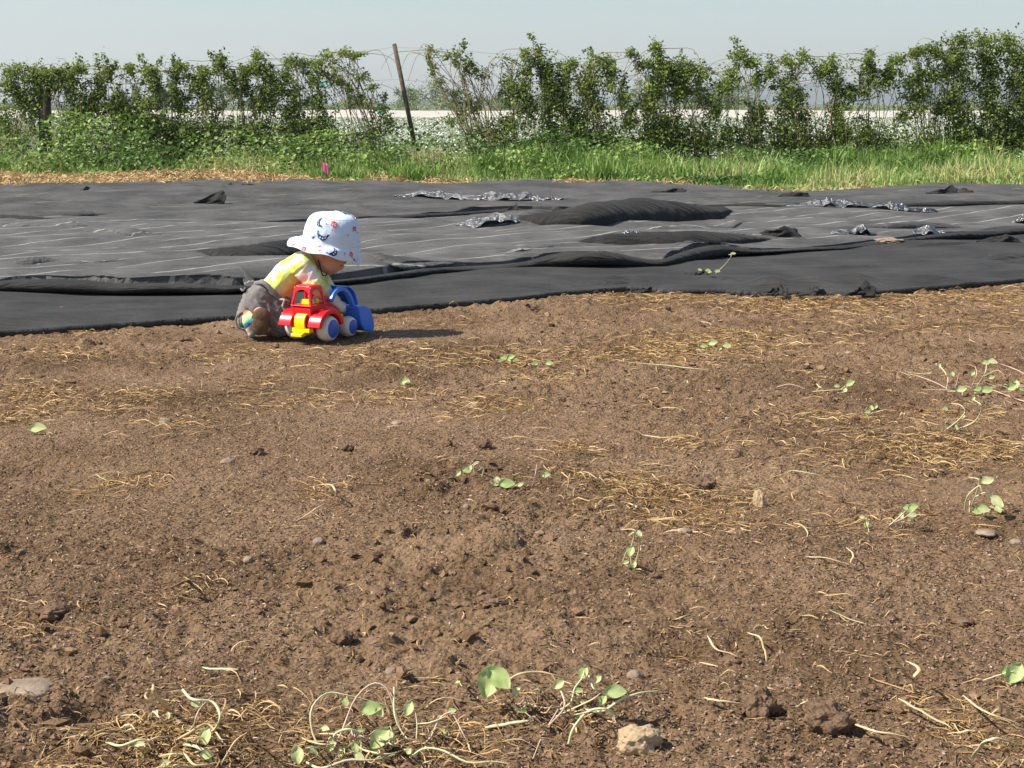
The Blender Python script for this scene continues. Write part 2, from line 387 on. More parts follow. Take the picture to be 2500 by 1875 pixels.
def curve_fn(pts, dz=0):
    P = np.array([atg(u, v)[:2] for u, v in pts]); P = P[P[:, 0].argsort()]
    return lambda x: np.interp(x, P[:, 0], P[:, 1])
def pline(pts): return curve_fn(pts)
f1 = pline([(-80, 735), (0, 728), (300, 735), (560, 733), (900, 705), (1100, 682), (1330, 668), (1500, 668), (1620, 665), (1760, 640), (1900, 630), (2050, 622), (2200, 607), (2350, 597), (2500, 585), (2700, 575)])
f2 = pline([(-80, 548), (0, 560), (300, 572), (560, 578), (900, 566), (1200, 545), (1500, 543), (1800, 527), (2100, 527), (2500, 520), (2700, 520)])
f3 = pline([(-100, 466), (0, 472), (200, 470), (350, 466), (520, 458), (640, 462), (800, 456), (950, 452), (1100, 460), (1250, 453), (1360, 460), (1500, 470), (1700, 478), (1900, 484), (2100, 484), (2300, 474), (2500, 470), (2700, 468)])
def sheet(name, y0, y1, seed, mat_, nx=520, ny=240, amp=1.0, base=.02, curl=.0, xl=7.2, lift=None, fold=None):
    t = np.linspace(0, 1, ny) ** 1.05; xs = np.linspace(-1, 1, nx)
    T, S = np.meshgrid(t, xs, indexing='ij')
    xw = np.clip(S * xl, -xl, xl)
    ya = y0(xw); yb = y1(xw)
    Y = ya + (yb - ya) * T; X = xw.copy()
    Z = base + fab_h(X, Y, seed, amp * smooth((Y - ya) / .3)) + .008 * smooth((Y - ya) / .2)
    if lift is not None: Z = Z + lift(X, Y)
    Z = np.maximum(Z, base * .6)
    if fold is not None:
        # the near margin is turned up: a soft roll whose height wanders along the edge
        A = fold(xs * xl)[None, :]
        prof = [(.16, .0), (.05, -.004), (-.02, .004), (-.05, .02), (-.06, .04), (-.045, .058), (-.015, .066), (.03, .062), (.08, .048), (.14, .03), (.2, .012)]
        rows = []
        for (dy, dz) in prof:
            wob = .012 * fbm(xs * xl * 2.2, np.full(nx, dz * 30), seed + 50, 3)
            rows.append(np.stack([xs * xl, y0(xs * xl) + (dy + .0) * (.4 + A[0]) + wob, base - .004 + dz * .75 * A[0] + .006 * fbm(xs * xl * 5, np.full(nx, dy * 20), seed + 51, 3) * (dz > 0)], 1))
        Rw = np.array(rows)
        msk = Y > (y0(xw) + .17 * (.4 + A))
        Y = np.where(msk, Y, y0(xw) + .17 * (.4 + A) + (Y - ya) * .05)
        X = np.vstack([Rw[:, :, 0], X]); Y = np.vstack([Rw[:, :, 1], Y]); Z = np.vstack([Rw[:, :, 2], Z])
    else:
        # hem dropping to the soil
        Xh = X[:1]; X = np.vstack([Xh, Xh, X]); Y = np.vstack([Y[:1] + .03, Y[:1] - .004, Y]); Z = np.vstack([np.full_like(Z[:1], -.02), Z[:1] * 0 + .0, Z])
    me = grid_mesh(name, X, Y, Z); o = link(name, me, [mat_, M['fabric_under']])
    if fold is not None:
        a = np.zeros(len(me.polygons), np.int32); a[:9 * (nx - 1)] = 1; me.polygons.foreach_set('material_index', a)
    return o
def foldA(seed, lo=.05, hi=1.4, f=.5):
    return lambda x: lo + (hi - lo) * smooth(fbm(x * f, x * 0 + seed, seed, 3) * 1.8 + .5)
def lift1(x, y):   # crumpled humps along the right part of the near hem
    z = 0
    for (u, v, wx, wy, h) in [(1880, 712, .09, .05, .035), (1990, 708, .12, .05, .03), (2090, 706, .10, .05, .04), (2270, 700, .16, .05, .022), (1560, 704, .05, .04, .02), (1500, 700, .05, .05, .015), (700, 760, .3, .08, .02)]:
        p = atg(u, v); z = z + h * np.exp(-(((x - p[0]) / wx) ** 2 + ((y - p[1] - .03) / wy) ** 2))
    return z
def lens(x):
    A = .22 + .12 * smooth(fbm(x * 1.1, x * 0 + 3, 3, 3) * 2 + .5)
    for (u, v, h, wpx) in [(120, 735, .75, 240), (460, 735, .5, 140), (980, 700, .35, 150), (1430, 668, 1.35, 130), (1720, 645, 1.0, 110), (2330, 598, .55, 150), (2520, 585, .5, 80)]:
        p = atg(u, v); A = A + h * np.exp(-np.abs((x - p[0]) / (wpx * p[1] / F)) ** 2.5)
    return A
e_top = lambda x: edge0(x) + .015 * fbm(x * 4, x * 0, 5, 4)
s1 = sheet('ground_cover_fabric', e_top, lambda x: f1(x) + .35, 101, M['fabric_near'], amp=.62, base=.018, lift=lift1, ny=200, nx=900)
tag(s1, 'plain black ground cover fabric edging the bare soil', 'fabric', 'sheets of ground cover fabric')
s2 = sheet('ground_cover_fabric', f1, lambda x: f2(x) + .4, 211, M['fabric_lined'], amp=1.15, base=.034, fold=lens, nx=900, ny=300)
tag(s2, 'grey black ground cover fabric with white thread lines behind the child', 'fabric', 'sheets of ground cover fabric')
s3 = sheet('ground_cover_fabric', f2, f3, 307, M['fabric_far'], amp=1.0, base=.050, fold=foldA(8, .2, 1.0), nx=700, ny=240, xl=9)
tag(s3, 'farthest black ground cover fabric beside the grass verge', 'fabric', 'sheets of ground cover fabric')

def surf(x, y):
    x = np.asarray(x, float); y = np.asarray(y, float)
    z1 = .018 + fab_h(x, y, 101, .62 * smooth((y - edge0(x)) / .3)); z2 = .042 + fab_h(x, y, 211, 1.15 * smooth((y - f1(x)) / .3)); z3 = .058 + fab_h(x, y, 307, smooth((y - f2(x)) / .3))
    return np.maximum(np.where(y > f2(x), z3, np.where(y > f1(x), z2, z1)), .02)
def ats(u, v):
    z = .05
    for _ in range(6):
        p = atg(u, v, z); z = float(surf(p[0], p[1]))
    return atg(u, v, z)
def roll(name, pts, hgt, dep, mat_, parent, seed, taper=1):
    """long soft fold lying on a sheet: swept half-ellipse with pointed ends"""
    P = spline([ats(u, v) for u, v in pts], 80); n = len(P); P[:, 2] = surf(P[:, 0], P[:, 1]) - .01
    t = np.linspace(0, 1, n); prof = np.sin(math.pi * t) ** .95
    an = np.linspace(-.35, math.pi + .25, 16)
    T = np.gradient(P, axis=0); T /= np.linalg.norm(T, axis=1, keepdims=True); A = np.stack([T[:, 1], -T[:, 0], 0 * T[:, 0]], 1)
    w_ = 1 + .15 * fbm(t * 6, t * 0, seed, 3); 
    off = np.cos(an)[None] * dep * (prof * w_)[:, None] * (1 + .2 * fbm(t[:, None] * 3, an[None] * .8 + 0 * t[:, None], seed + 8, 2)); hh = np.sin(an)[None] * hgt * (prof * (1 + .3 * fbm(t * 2, t * 0 + 4, seed, 3)))[:, None]
    rip = .014 * (.3 - np.abs(fbm(t[:, None] * 12 + an[None], an[None] * 2.5 + 0 * t[:, None], seed + 3, 4)))
    V = P[:, None] + A[:, None] * off[..., None]; V[..., 2] += hh + rip
    o = link(name, grid_mesh(name, V[..., 0], V[..., 1], V[..., 2]), mat_, parent)
    return o
rolls = [([(1235, 545), (1400, 540), (1560, 530), (1700, 532), (1800, 516)], .12, .20, s3, 1), ([(1400, 590), (1520, 592), (1700, 588), (1900, 582)], .075, .13, s2, 2),
         ([(470, 620), (600, 618), (740, 614), (860, 606)], .08, .13, s2, 3), ([(-60, 552), (100, 550), (260, 548)], .03, .08, s2, 4),
         ([(-60, 500), (120, 497), (330, 495), (520, 497)], .10, .5, s3, 5), ([(0, 648), (120, 648), (260, 644), (420, 640)], .03, .06, s2, 6), ([(1170, 520), (1290, 521), (1450, 516)], .03, .09, s3, 7),
         ([(2170, 612), (2290, 600), (2420, 594)], .03, .08, s2, 8), ([(1180, 612), (1300, 604), (1400, 592)], .018, .05, s2, 9), ([(2380, 642), (2450, 632), (2560, 622)], .04, .08, s1, 10), ([(1770, 680), (1900, 672), (2010, 664)], .015, .05, s1, 11), ([(0, 645), (90, 640), (170, 640)], .035, .06, s2, 13), ([(170, 652), (280, 645), (380, 641)], .03, .05, s2, 14), ([(150, 585), (300, 578), (470, 576)], .03, .07, s2, 15), ([(860, 640), (980, 632), (1120, 628)], .02, .05, s2, 16), ([(1500, 560), (1700, 556), (1880, 548)], .03, .07, s2, 17), ([(1600, 612), (1750, 606), (1900, 596)], .022, .05, s2, 18), ([(2000, 560), (2180, 552), (2400, 556)], .035, .08, s2, 19), ([(560, 508), (760, 506), (930, 512)], .03, .10, s3, 20), ([(-60, 525), (120, 528), (330, 520)], .035, .10, s3, 21), ([(1500, 495), (1650, 497), (1820, 492)], .03, .12, s3, 22), ([(900, 728), (1100, 712), (1300, 700)], .018, .05, s1, 23), ([(1350, 700), (1500, 690), (1700, 690)], .022, .06, s1, 24), ([(1900, 660), (2100, 655), (2300, 640)], .025, .07, s1, 25), ([(2150, 690), (2300, 672), (2480, 664)], .02, .06, s1, 26), ([(560, 595 + 95), (700, 690), (860, 680)], .02, .05, s2, 27), ([(-40, 715 + 50), (200, 752), (480, 748), (700, 742)], .02, .10, s1, 12)]
for pts, h_, d_, par, sd_ in rolls:
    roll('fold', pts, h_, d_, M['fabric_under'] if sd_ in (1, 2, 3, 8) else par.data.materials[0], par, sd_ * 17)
def flap(name, u, v, wpx, hpx, parent, seed, lean=.5, mat_=None):
    p0 = ats(u, v); s_ = p0[1] / F; Wd = wpx * s_; Hh = hpx * s_
    nx, ny = 22, 14; S, Tt = np.meshgrid(np.linspace(-.5, .5, nx), np.linspace(0, 1, ny))
    topx = np.interp(S, [-.5, -.1, .25, .5], [.12, .55, 1, .55])
    X = p0[0] + S * Wd + lean * Tt * topx * Wd * .3; Y = p0[1] + .05 * Tt ** 2 + .05 * np.sin(S * 7 + seed) * Tt + .03 * fbm(S * 5, Tt * 3, seed, 3)
    Z = p0[2] + Tt * topx * Hh + .02 * fbm(S * 6, Tt * 4, seed + 5, 3) * Tt
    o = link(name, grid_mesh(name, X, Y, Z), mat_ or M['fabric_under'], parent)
    md = o.modifiers.new('sol', 'SOLIDIFY'); md.thickness = .003
    return o
for i, (u, v, wp, hp, par) in enumerate([(510, 497, 75, 36, s3), (1900, 583, 120, 32, s2), (1250, 512, 24, 12, s3), (595, 458, 60, 10, s3), (545, 458, 40, 9, s3), (205, 466, 20, 10, s3), (1890, 722, 60, 28, s1), (1985, 722, 75, 22, s1), (2095, 722, 80, 28, s1), (2440, 594, 110, 22, s2), (1700, 655 + 20, 50, 10, s1),
                                          (1940, 482, 80, 16, s3), (2300, 474, 70, 20, s3), (2350, 474, 60, 14, s3), (1630, 470, 80, 10, s3), (1560, 714, 70, 14, s1)]):
    flap('flap', u, v, wp, hp, par, i * 3 + 1, lean=.6 if i % 2 == 0 else -.4)

# bare black plastic showing between sheets
def plastic_mat():
    m = mat('black_plastic_film', (.05, .05, .05), .22, 1.0, bump=1.0, bscale=30); m.node_tree.nodes['Principled BSDF'].inputs['IOR'].default_value = 1.9; m.node_tree.nodes['Bump'].inputs['Distance'].default_value = .05; return m
M['plastic'] = plastic_mat(); M['plastic'].node_tree.nodes['Principled BSDF'].inputs['Coat Weight'].default_value = .0
def plastic(u0, u1, v, hpx, seed, label, zb=.075):
    a = ats(u0, v); b = ats(u1, v - 3); L = b[0] - a[0]; dep = max(.12, hpx * a[1] / F * 2.2)
    nx, ny = max(60, int(L / .012)), 40
    S, T = np.meshgrid(np.linspace(0, 1, nx), np.linspace(0, 1, ny))
    env = (np.sin(math.pi * np.clip(S, .0, 1)) ** .5)
    wv = .25 * fbm(S * 5, T * 0, seed, 2)
    X = a[0] + S * L; Y = a[1] + (b[1] - a[1]) * S + (T - .5 + wv) * dep * env + .02 * fbm(X * 6, T * 3, seed + 2, 2)
    hump = hpx * .6 * a[1] / F
    Z = surf(X, Y) - .004 + hump * np.sin(math.pi * T ** .8) * env * (.6 + .8 * (fbm(X * 2.2, T * 0, seed + 4, 3) + .4)) + .055 * np.abs(fbm(X * 8, Y * 9, seed + 7, 3)) * (.4 + env)
    o = link('plastic_film', grid_mesh('plastic_film', X, Y, Z, True), M['plastic'])
    tag(o, label, 'plastic film', 'black plastic film showing between fabric sheets'); return o
plastic(960, 1390, 489, 18, 1, 'long crumpled shiny black plastic strip beyond the hat near the grass')
plastic(1112, 1275, 556, 30, 2, 'shiny crumpled black plastic bulge right of the child at the dark fold end')
plastic(1900, 2290, 522, 24, 3, 'glittering wide crumpled black plastic patch at the right near the grass')
plastic(2025, 2140, 573, 18, 4, 'shiny black plastic patch on striped fabric below the glittering wide patch', .06)
plastic(2225, 2310, 575, 16, 5, 'small crumpled shiny black plastic patch on striped fabric at the far right', .06)
plastic(1505, 1572, 590, 18, 6, 'small shiny black plastic corner sticking out beside the middle fabric fold', .06)
plastic(2470, 2560, 545, 22, 7, 'shiny black plastic scrap cut by the right picture edge', .06)
# ================================================================== GRASS VERGE
def leafmat(name, cols, trans=.25, rough=.5): return mat(name, rough=rough, spec=.35, tone=True, cols=cols, trans=trans)
M['grass'] = leafmat('grass_blades', [(.08, .14, .025), (.16, .28, .05), (.25, .38, .09), (.38, .45, .16), (.55, .50, .25)])
M['weed'] = leafmat('weed_leaves', [(.06, .12, .025), (.15, .25, .05), (.26, .37, .09), (.38, .47, .17)])
M['bramble'] = leafmat('bramble_leaves', [(.035, .062, .016), (.14, .20, .038), (.30, .37, .09), (.48, .52, .20)], .4)
M['cane'] = mat('cane_bark', (.24, .15, .09), .8, .2, col2=(.36, .30, .18), nscale=6)
M['verge'] = mat('verge_soil', (.10, .085, .045), .95, .1, col2=(.15, .14, .06), nscale=2, bump=.5, bscale=20)
def verge_h(x, y):
    return .03 * smooth((y - 15.6) / 3.5) + .04 * fbm(x * .6, y * .6, 401, 3)
VX, VY = np.meshgrid(np.linspace(-12, 12, 200), np.linspace(14.0, 23.5, 90))
tag(link('verge', grid_mesh('verge', VX, VY, np.where(VY < f3(VX) - .15, -.03, np.maximum(verge_h(VX, VY), .0))), M['verge']), kind='structure')
def blades(n, x, y, z, hgt, wid, lean=.5, k=4, tonef=None):
    az = rng.uniform(0, 6.283, n); le = np.abs(rng.normal(0, lean, n)) * hgt
    t = np.linspace(0, 1, k)
    P = np.zeros((n, k, 3)); P[..., 0] = x[:, None] + np.cos(az)[:, None] * le[:, None] * t ** 2; P[..., 1] = y[:, None] + np.sin(az)[:, None] * le[:, None] * t ** 2
    P[..., 2] = z[:, None] + hgt[:, None] * (t - .35 * t ** 3 * (le / hgt)[:, None])
    Wd = wid[:, None] * np.array([1, .85, .55, .08])[None] if k == 4 else wid[:, None] * np.linspace(1, .1, k)[None]
    a2 = rng.uniform(0, 6.283, n); A = np.repeat(np.stack([np.cos(a2), np.sin(a2), 0 * a2], 1)[:, None], k, 1)
    V, Q, _ = strips(P, Wd, axis=A); return V, Q, np.repeat(tonef, k - 1)
def strip(x):
    return np.interp(x, [-9, -3.8, -2.6, -1.9, -1.6, -1.3, -1.0, -.8, -.5, -.3, .3, .6, 1.6, 1.9, 2.3, 2.9, 3.2, 3.5, 9], [2.3, 2.2, 1.6, .35, .1, .5, .1, .5, .45, .02, .05, .75, .8, .3, .35, .02, .4, .02, .02])
def vfront(x):  # where the grass begins
    return f3(x) + .85 * strip(x) - .05 + .25 * fbm(np.asarray(x) * .9, np.asarray(x) * 0, 411, 3)
n = 150000
x = rng.uniform(-9.5, 9.5, n); y = 14.6 + 6.9 * rng.random(n) ** 1.05
fr = vfront(x); k = (y > fr) & (rng.random(n) < smooth(.55 + 1.2 * fbm(x * 1.1, y * 1.1, 421, 3)) + .12); x, y = x[k], y[k]; fr = fr[k]; n = len(x)
hh = (.05 + np.interp(x, [-9, -4, -2, 0, 1.5, 3, 6.5, 9], [.14, .13, .12, .16, .13, .11, .15, .17]) * smooth((y - fr) / 2.6)) * rng.uniform(.5, 1.45, n) * (1 + 1.5 * fbm(x * 2.2, y * 1.2, 431, 3))
tn = np.clip(.44 + 1.0 * fbm(x * 1.3, y * 1.8, 441, 3) + rng.normal(0, .13, n) + .22 * np.exp(-(y - fr) / .5), 0, 1)
V, Q, a = blades(n, x, y, verge_h(x, y), np.maximum(hh, .04), rng.uniform(.003, .009, n), .8, 4, tn)
tag(link('grass', mesh_np('grass', V, Q, False, attr=a), M['grass']), 'bright green grass of the verge between black fabric and hedge', 'grass', kind='stuff')

def leaf_quads(c, size, tone, up=.35, fold=.25, asp=.62):
    n = len(c); nrm = rng.normal(0, 1, (n, 3)); nrm[:, 2] = np.abs(nrm[:, 2]) + up; nrm /= np.linalg.norm(nrm, axis=1, keepdims=True)
    r = rng.normal(0, 1, (n, 3)); d = np.cross(nrm, r); d /= np.linalg.norm(d, axis=1, keepdims=True); s = np.cross(nrm, d)
    L = size[:, None]
    tip = c + d * L; base = c - d * L * .6; m1 = c + s * L * asp + nrm * L * fold; m2 = c - s * L * asp + nrm * L * fold; q = c + d * L * .35
    # two quads sharing the midrib
    V = np.stack([base, m1 * .9 + .1 * c, tip, q, m2 * .9 + .1 * c], 1).reshape(-1, 3)
    b = np.arange(n)[:, None] * 5
    Q = np.stack([b + [0, 1, 2, 3], b + [0, 3, 2, 4]], 1).reshape(-1, 4)
    return V, Q, np.repeat(tone, 2)
def leaf3(c, size, tone):
    """compound leaf: three leaflets"""
    n = len(c); out = [leaf_quads(c + rng.normal(0, 1, (n, 3)) * size[:, None] * .8, size * rng.uniform(.7, 1.1, n), np.clip(tone + rng.normal(0, .07, n), 0, 1)) for _ in range(3)]
    V = np.vstack([o[0] for o in out]); off = np.cumsum([0] + [len(o[0]) for o in out[:-1]])
    return V, np.vstack([o[1] + f for o, f in zip(out, off)]), np.concatenate([o[2] for o in out])
# leafy weeds (mallow-like) over the back of the verge, thick on the left
n = 120000
x = rng.uniform(-9, 9, n); y = rng.uniform(15.8, 20.6, n)
den = np.interp(x, [-9, -4.5, -3.3, -2.4, -1, 1, 2.4, 5, 9], [1, 1, .95, .85, .8, .85, .75, .8, .85]) * smooth((y - vfront(x) - .15) / 1.3)
hm = np.interp(x, [-9, -6, -3.9, -3.2, -2, 0, 1.4, 3, 5, 6.4, 9], [.54, .54, .56, .44, .30, .36, .32, .18, .20, .30, .42])
k = rng.random(n) < den * smooth(.35 + 1.8 * fbm(x * 1.3, y * 1.3, 451, 3)); x, y, hm = x[k], y[k], hm[k]; n = len(x)
top = hm * smooth((y - 15.9) / 3.2) * (1 + .8 * fbm(x * 1.7, y * 1.7, 461, 3)) + .06
z = verge_h(x, y) + top * (1 - rng.random(n) ** 1.8)
V, Q, a = leaf_quads(np.stack([x, y, z], 1), rng.uniform(.014, .044, n), np.clip(.36 + .8 * fbm(x * 1.5, y * 1.5, 471, 3) + rng.normal(0, .15, n), 0, 1), up=.9, asp=.8)
tag(link('leafy_weeds', mesh_np('leafy_weeds', V, Q, False, attr=a), M['weed']), 'low leafy green weeds under the bramble hedge', 'weeds', kind='stuff')
# coarse tufts: each tuft a plant
tufts = [(2050, 405, .34, 'tall broad bladed grass tuft at the foot of the hedge, right of centre'), (1480, 425, .26, 'coarse green grass tuft before the hedge below the tall pole side bramble'), (2310, 395, .40, 'big blue green bladed tuft near the right end of the hedge'), (820, 420, .20, 'grass tuft just right of the pink flag'), (1010, 425, .22, 'grass tuft below the leaning post'), (1720, 420, .24, 'dense bright grass tuft under the hedge middle'), (1200, 405, .26, 'seeding grass tuft right of the leaning post')]
for (u, v, h_, lab) in tufts:
    p = atg(u, v + 25); n = 170
    x = p[0] + .15 * rng.normal(0, 1, n).clip(-1.6, 1.6); y = p[1] + .09 * rng.normal(0, 1, n).clip(-1.6, 1.6)
    V, Q, a = blades(n, x, y, verge_h(x, y), h_ * rng.uniform(.6, 1.2, n), rng.uniform(.008, .015, n), .55, 4, np.clip(rng.normal(.36, .12, n), 0, 1))
    tag(link('grass_tuft', mesh_np('grass_tuft', V, Q, False, attr=a), M['grass']), lab, 'grass tuft', 'grass tufts on the verge')
# straw mulch strip
n = 26000
x = rng.uniform(-8.5, 7.5, n); yb = f3(x)
wdt = strip(x) * 1.15
y = yb + wdt * rng.random(n) ** 1.2 - .15; k = rng.random(n) < (wdt / 2.6); x, y = x[k], y[k]; n = len(x)
hf = lambda a, b: np.maximum(verge_h(a, b), 0) + .035 + .05 * np.abs(fbm(a * 1.8, b * 1.8, 481, 3)) * smooth((b - f3(a)) / .3)
V, Q, _, nn = ribbons(x, y, rng.uniform(.06, .20, n), rng.uniform(.002, .006, n), 5, .9, .035, hf)
tag(link('straw_mulch', mesh_np('straw_mulch', V, Q, False, attr=np.repeat(np.clip(rng.beta(3.2, 2.0, nn), 0, 1), 4)), M['straw']), 'golden straw mulch in a strip between black fabric and grass', 'straw mulch', kind='stuff')
M['mulch_bed'] = mat('mulch_bed', (.25, .15, .07), .9, .1, col2=(.36, .24, .12), nscale=5, bump=.6, bscale=30)

# ================================================================== HEDGE
FY = 20.0
def fp(u, v, dy=0): return aty(u, v, FY + dy)
def z2(zx, zy): return zx / 2.602, 80 + zy / 2.602, 2.602
def z3(zx, zy): return 750 + zx / 2.328, 80 + zy / 2.328, 2.328
def z4(zx, zy): return 1600 + zx / 2.458, 60 + zy / 2.458, 2.458
BUSH = [
 (z2, 'thick bramble wrapped round a dark trunk at the left end of the hedge', [(100,255,80,45),(60,350,50,80),(230,300,55,90),(205,480,75,150),(30,560,60,100),(270,260,50,35),(130,420,60,80)]),
 (z2, 'bright leaved bramble right of the dark wrapped trunk', [(500,230,26,45),(370,260,80,40),(350,330,50,60),(460,350,55,70),(520,440,90,80),(480,540,70,60),(590,460,40,60)]),
 (z2, 'bramble with a thin arched top, third bush from the left end', [(640,290,50,60),(690,235,35,25),(720,480,80,70),(780,560,90,80),(640,380,40,60),(760,420,40,40)]),
 (z2, 'loose bramble hanging from the wire left of the dark clump', [(820,225,45,22),(950,255,55,40),(980,340,38,70),(900,560,80,90),(1000,410,30,50),(930,460,60,50)]),
 (z2, 'open bramble with a rounded crown over a dark base', [(1130,225,55,32),(1110,320,42,70),(1130,410,50,55),(1150,470,40,60),(1100,640,110,90),(1000,560,70,60)]),
 (z2, 'dark dense bramble with one shoot standing above the wire', [(1300,330,60,60),(1320,430,60,90),(1400,165,30,40),(1390,220,50,40),(1290,240,40,25),(1210,640,110,90),(1350,620,90,110),(1240,340,35,40)]),
 (z2, 'broad dark bramble with two pointed shoots left of the arching canes', [(1640,165,24,45),(1615,230,70,40),(1520,360,60,70),(1700,280,65,60),(1760,360,85,90),(1640,460,50,110),(1560,650,130,110),(1470,300,40,50),(1560,230,40,30),(1700,450,50,60)]),
 (z2, 'bramble with drooping canes and a thick leafy foot', [(1850,190,42,35),(1930,195,55,25),(1880,400,45,80),(1840,500,70,60),(1900,610,130,90),(2030,420,40,110),(2070,600,70,110),(1820,280,40,40),(1990,300,35,40)]),
 (z3, 'fan of bare arching bramble canes left of the leaning post', [(200,115,35,14),(120,130,35,20),(150,225,18,60),(190,270,25,40),(310,250,40,26),(380,315,25,22),(300,380,40,35),(420,430,45,35),(470,520,45,50),(240,320,30,22),(380,560,60,60),(260,130,25,14),(60,190,45,40)]),
 (z3, 'sparse bramble of long thin canes right of the leaning post', [(695,95,22,12),(695,135,14,30),(715,205,14,14),(800,130,28,18),(850,125,25,16),(860,190,25,25),(885,260,16,28),(910,165,22,20),(770,280,20,14),(840,345,30,20),(900,360,32,22),(960,225,30,25),(1000,235,30,32),(860,460,55,35),(820,500,55,28),(1000,570,170,55),(1090,600,100,55),(960,430,35,20)]),
 (z3, 'tall narrow bramble column right of the thin arching canes', [(1235,115,26,28),(1320,115,26,34),(1255,200,30,85),(1240,330,42,75),(1150,290,42,55),(1265,440,42,90),(1180,350,40,40),(1160,520,70,50)]),
 (z3, 'bramble with two hanging leafy columns joined at the wire', [(1370,220,45,80),(1400,330,52,80),(1360,270,35,80),(1390,440,50,80),(1400,590,80,110),(1470,270,30,80)]),
 (z3, 'dense flat topped bramble thicket near the hedge middle', [(1500,180,35,28),(1450,380,50,90),(1510,500,70,80),(1660,165,75,32),(1620,250,60,85),(1600,350,52,80),(1640,450,60,85),(1690,610,100,110),(1725,240,42,90),(1560,300,40,60),(1550,600,70,90)]),
 (z3, 'tall bramble with the highest shoot of the hedge middle', [(1845,115,25,26),(1985,90,34,36),(1920,180,60,32),(2000,165,22,70),(2050,230,60,60),(1960,300,45,80),(1940,420,50,90),(2100,330,50,70),(2150,220,50,50),(1970,600,110,110),(1795,390,26,80),(1830,500,40,60)]),
 (z4, 'wide drooping bramble right of the highest middle shoot', [(60,280,70,60),(180,265,50,45),(150,350,70,75),(280,300,35,50),(300,440,60,50),(350,520,50,70),(60,600,80,110),(150,700,90,110),(280,700,80,90),(20,400,50,80),(400,380,70,40)]),
 (z4, 'bramble with a low rounded crown over white plastic', [(500,195,45,32),(570,225,65,32),(440,330,50,60),(600,335,50,50),(620,540,55,70),(590,640,80,110),(440,640,60,60),(690,290,40,40)]),
 (z4, 'bramble column with a dark shaggy middle and yellow green foot', [(790,220,42,42),(890,190,26,34),(780,360,50,55),(830,430,80,60),(850,560,80,75),(860,680,110,90),(900,790,90,60),(750,640,70,70),(790,480,55,60)]),
 (z4, 'round headed bramble standing right of the shaggy column', [(1060,255,70,50),(1080,360,60,60),(1130,430,60,60),(1090,520,42,50),(1100,650,90,90),(1030,730,110,70),(980,290,30,40)]),
 (z4, 'thin bramble link hanging from the wire with a bare gap below', [(1280,185,24,32),(1280,280,42,42),(1300,350,70,34),(1390,340,60,42),(1270,660,70,70),(1240,400,40,30),(1400,290,40,28)]),
 (z4, 'bramble bridge arching over a bright gap of flowers', [(1450,210,50,25),(1560,165,52,24),(1640,150,40,22),(1540,350,70,40),(1600,420,70,50),(1560,500,50,50),(1680,320,40,50),(1640,720,90,50),(1690,190,32,28),(1480,560,40,30),(1600,300,40,30)]),
 (z4, 'tall dense bramble tower, first of the three at the right end', [(1830,95,55,42),(1820,190,62,65),(1830,300,75,75),(1800,420,80,85),(1720,500,60,70),(1830,560,90,95),(1850,690,110,95),(1760,250,40,60)]),
 (z4, 'tall dark bramble tower between two others at the right end', [(1980,110,55,50),(1990,200,72,75),(2020,300,75,75),(2000,420,75,75),(2040,550,85,95),(2010,680,95,80)]),
 (z4, 'bramble tower cut by the right picture edge, bright leaves low down', [(2130,110,65,38),(2150,200,75,75),(2170,330,75,90),(2180,450,65,90),(2150,590,85,95),(2150,700,85,60),(2260,300,90,200),(2280,600,90,150)]),
]
leafN = 0
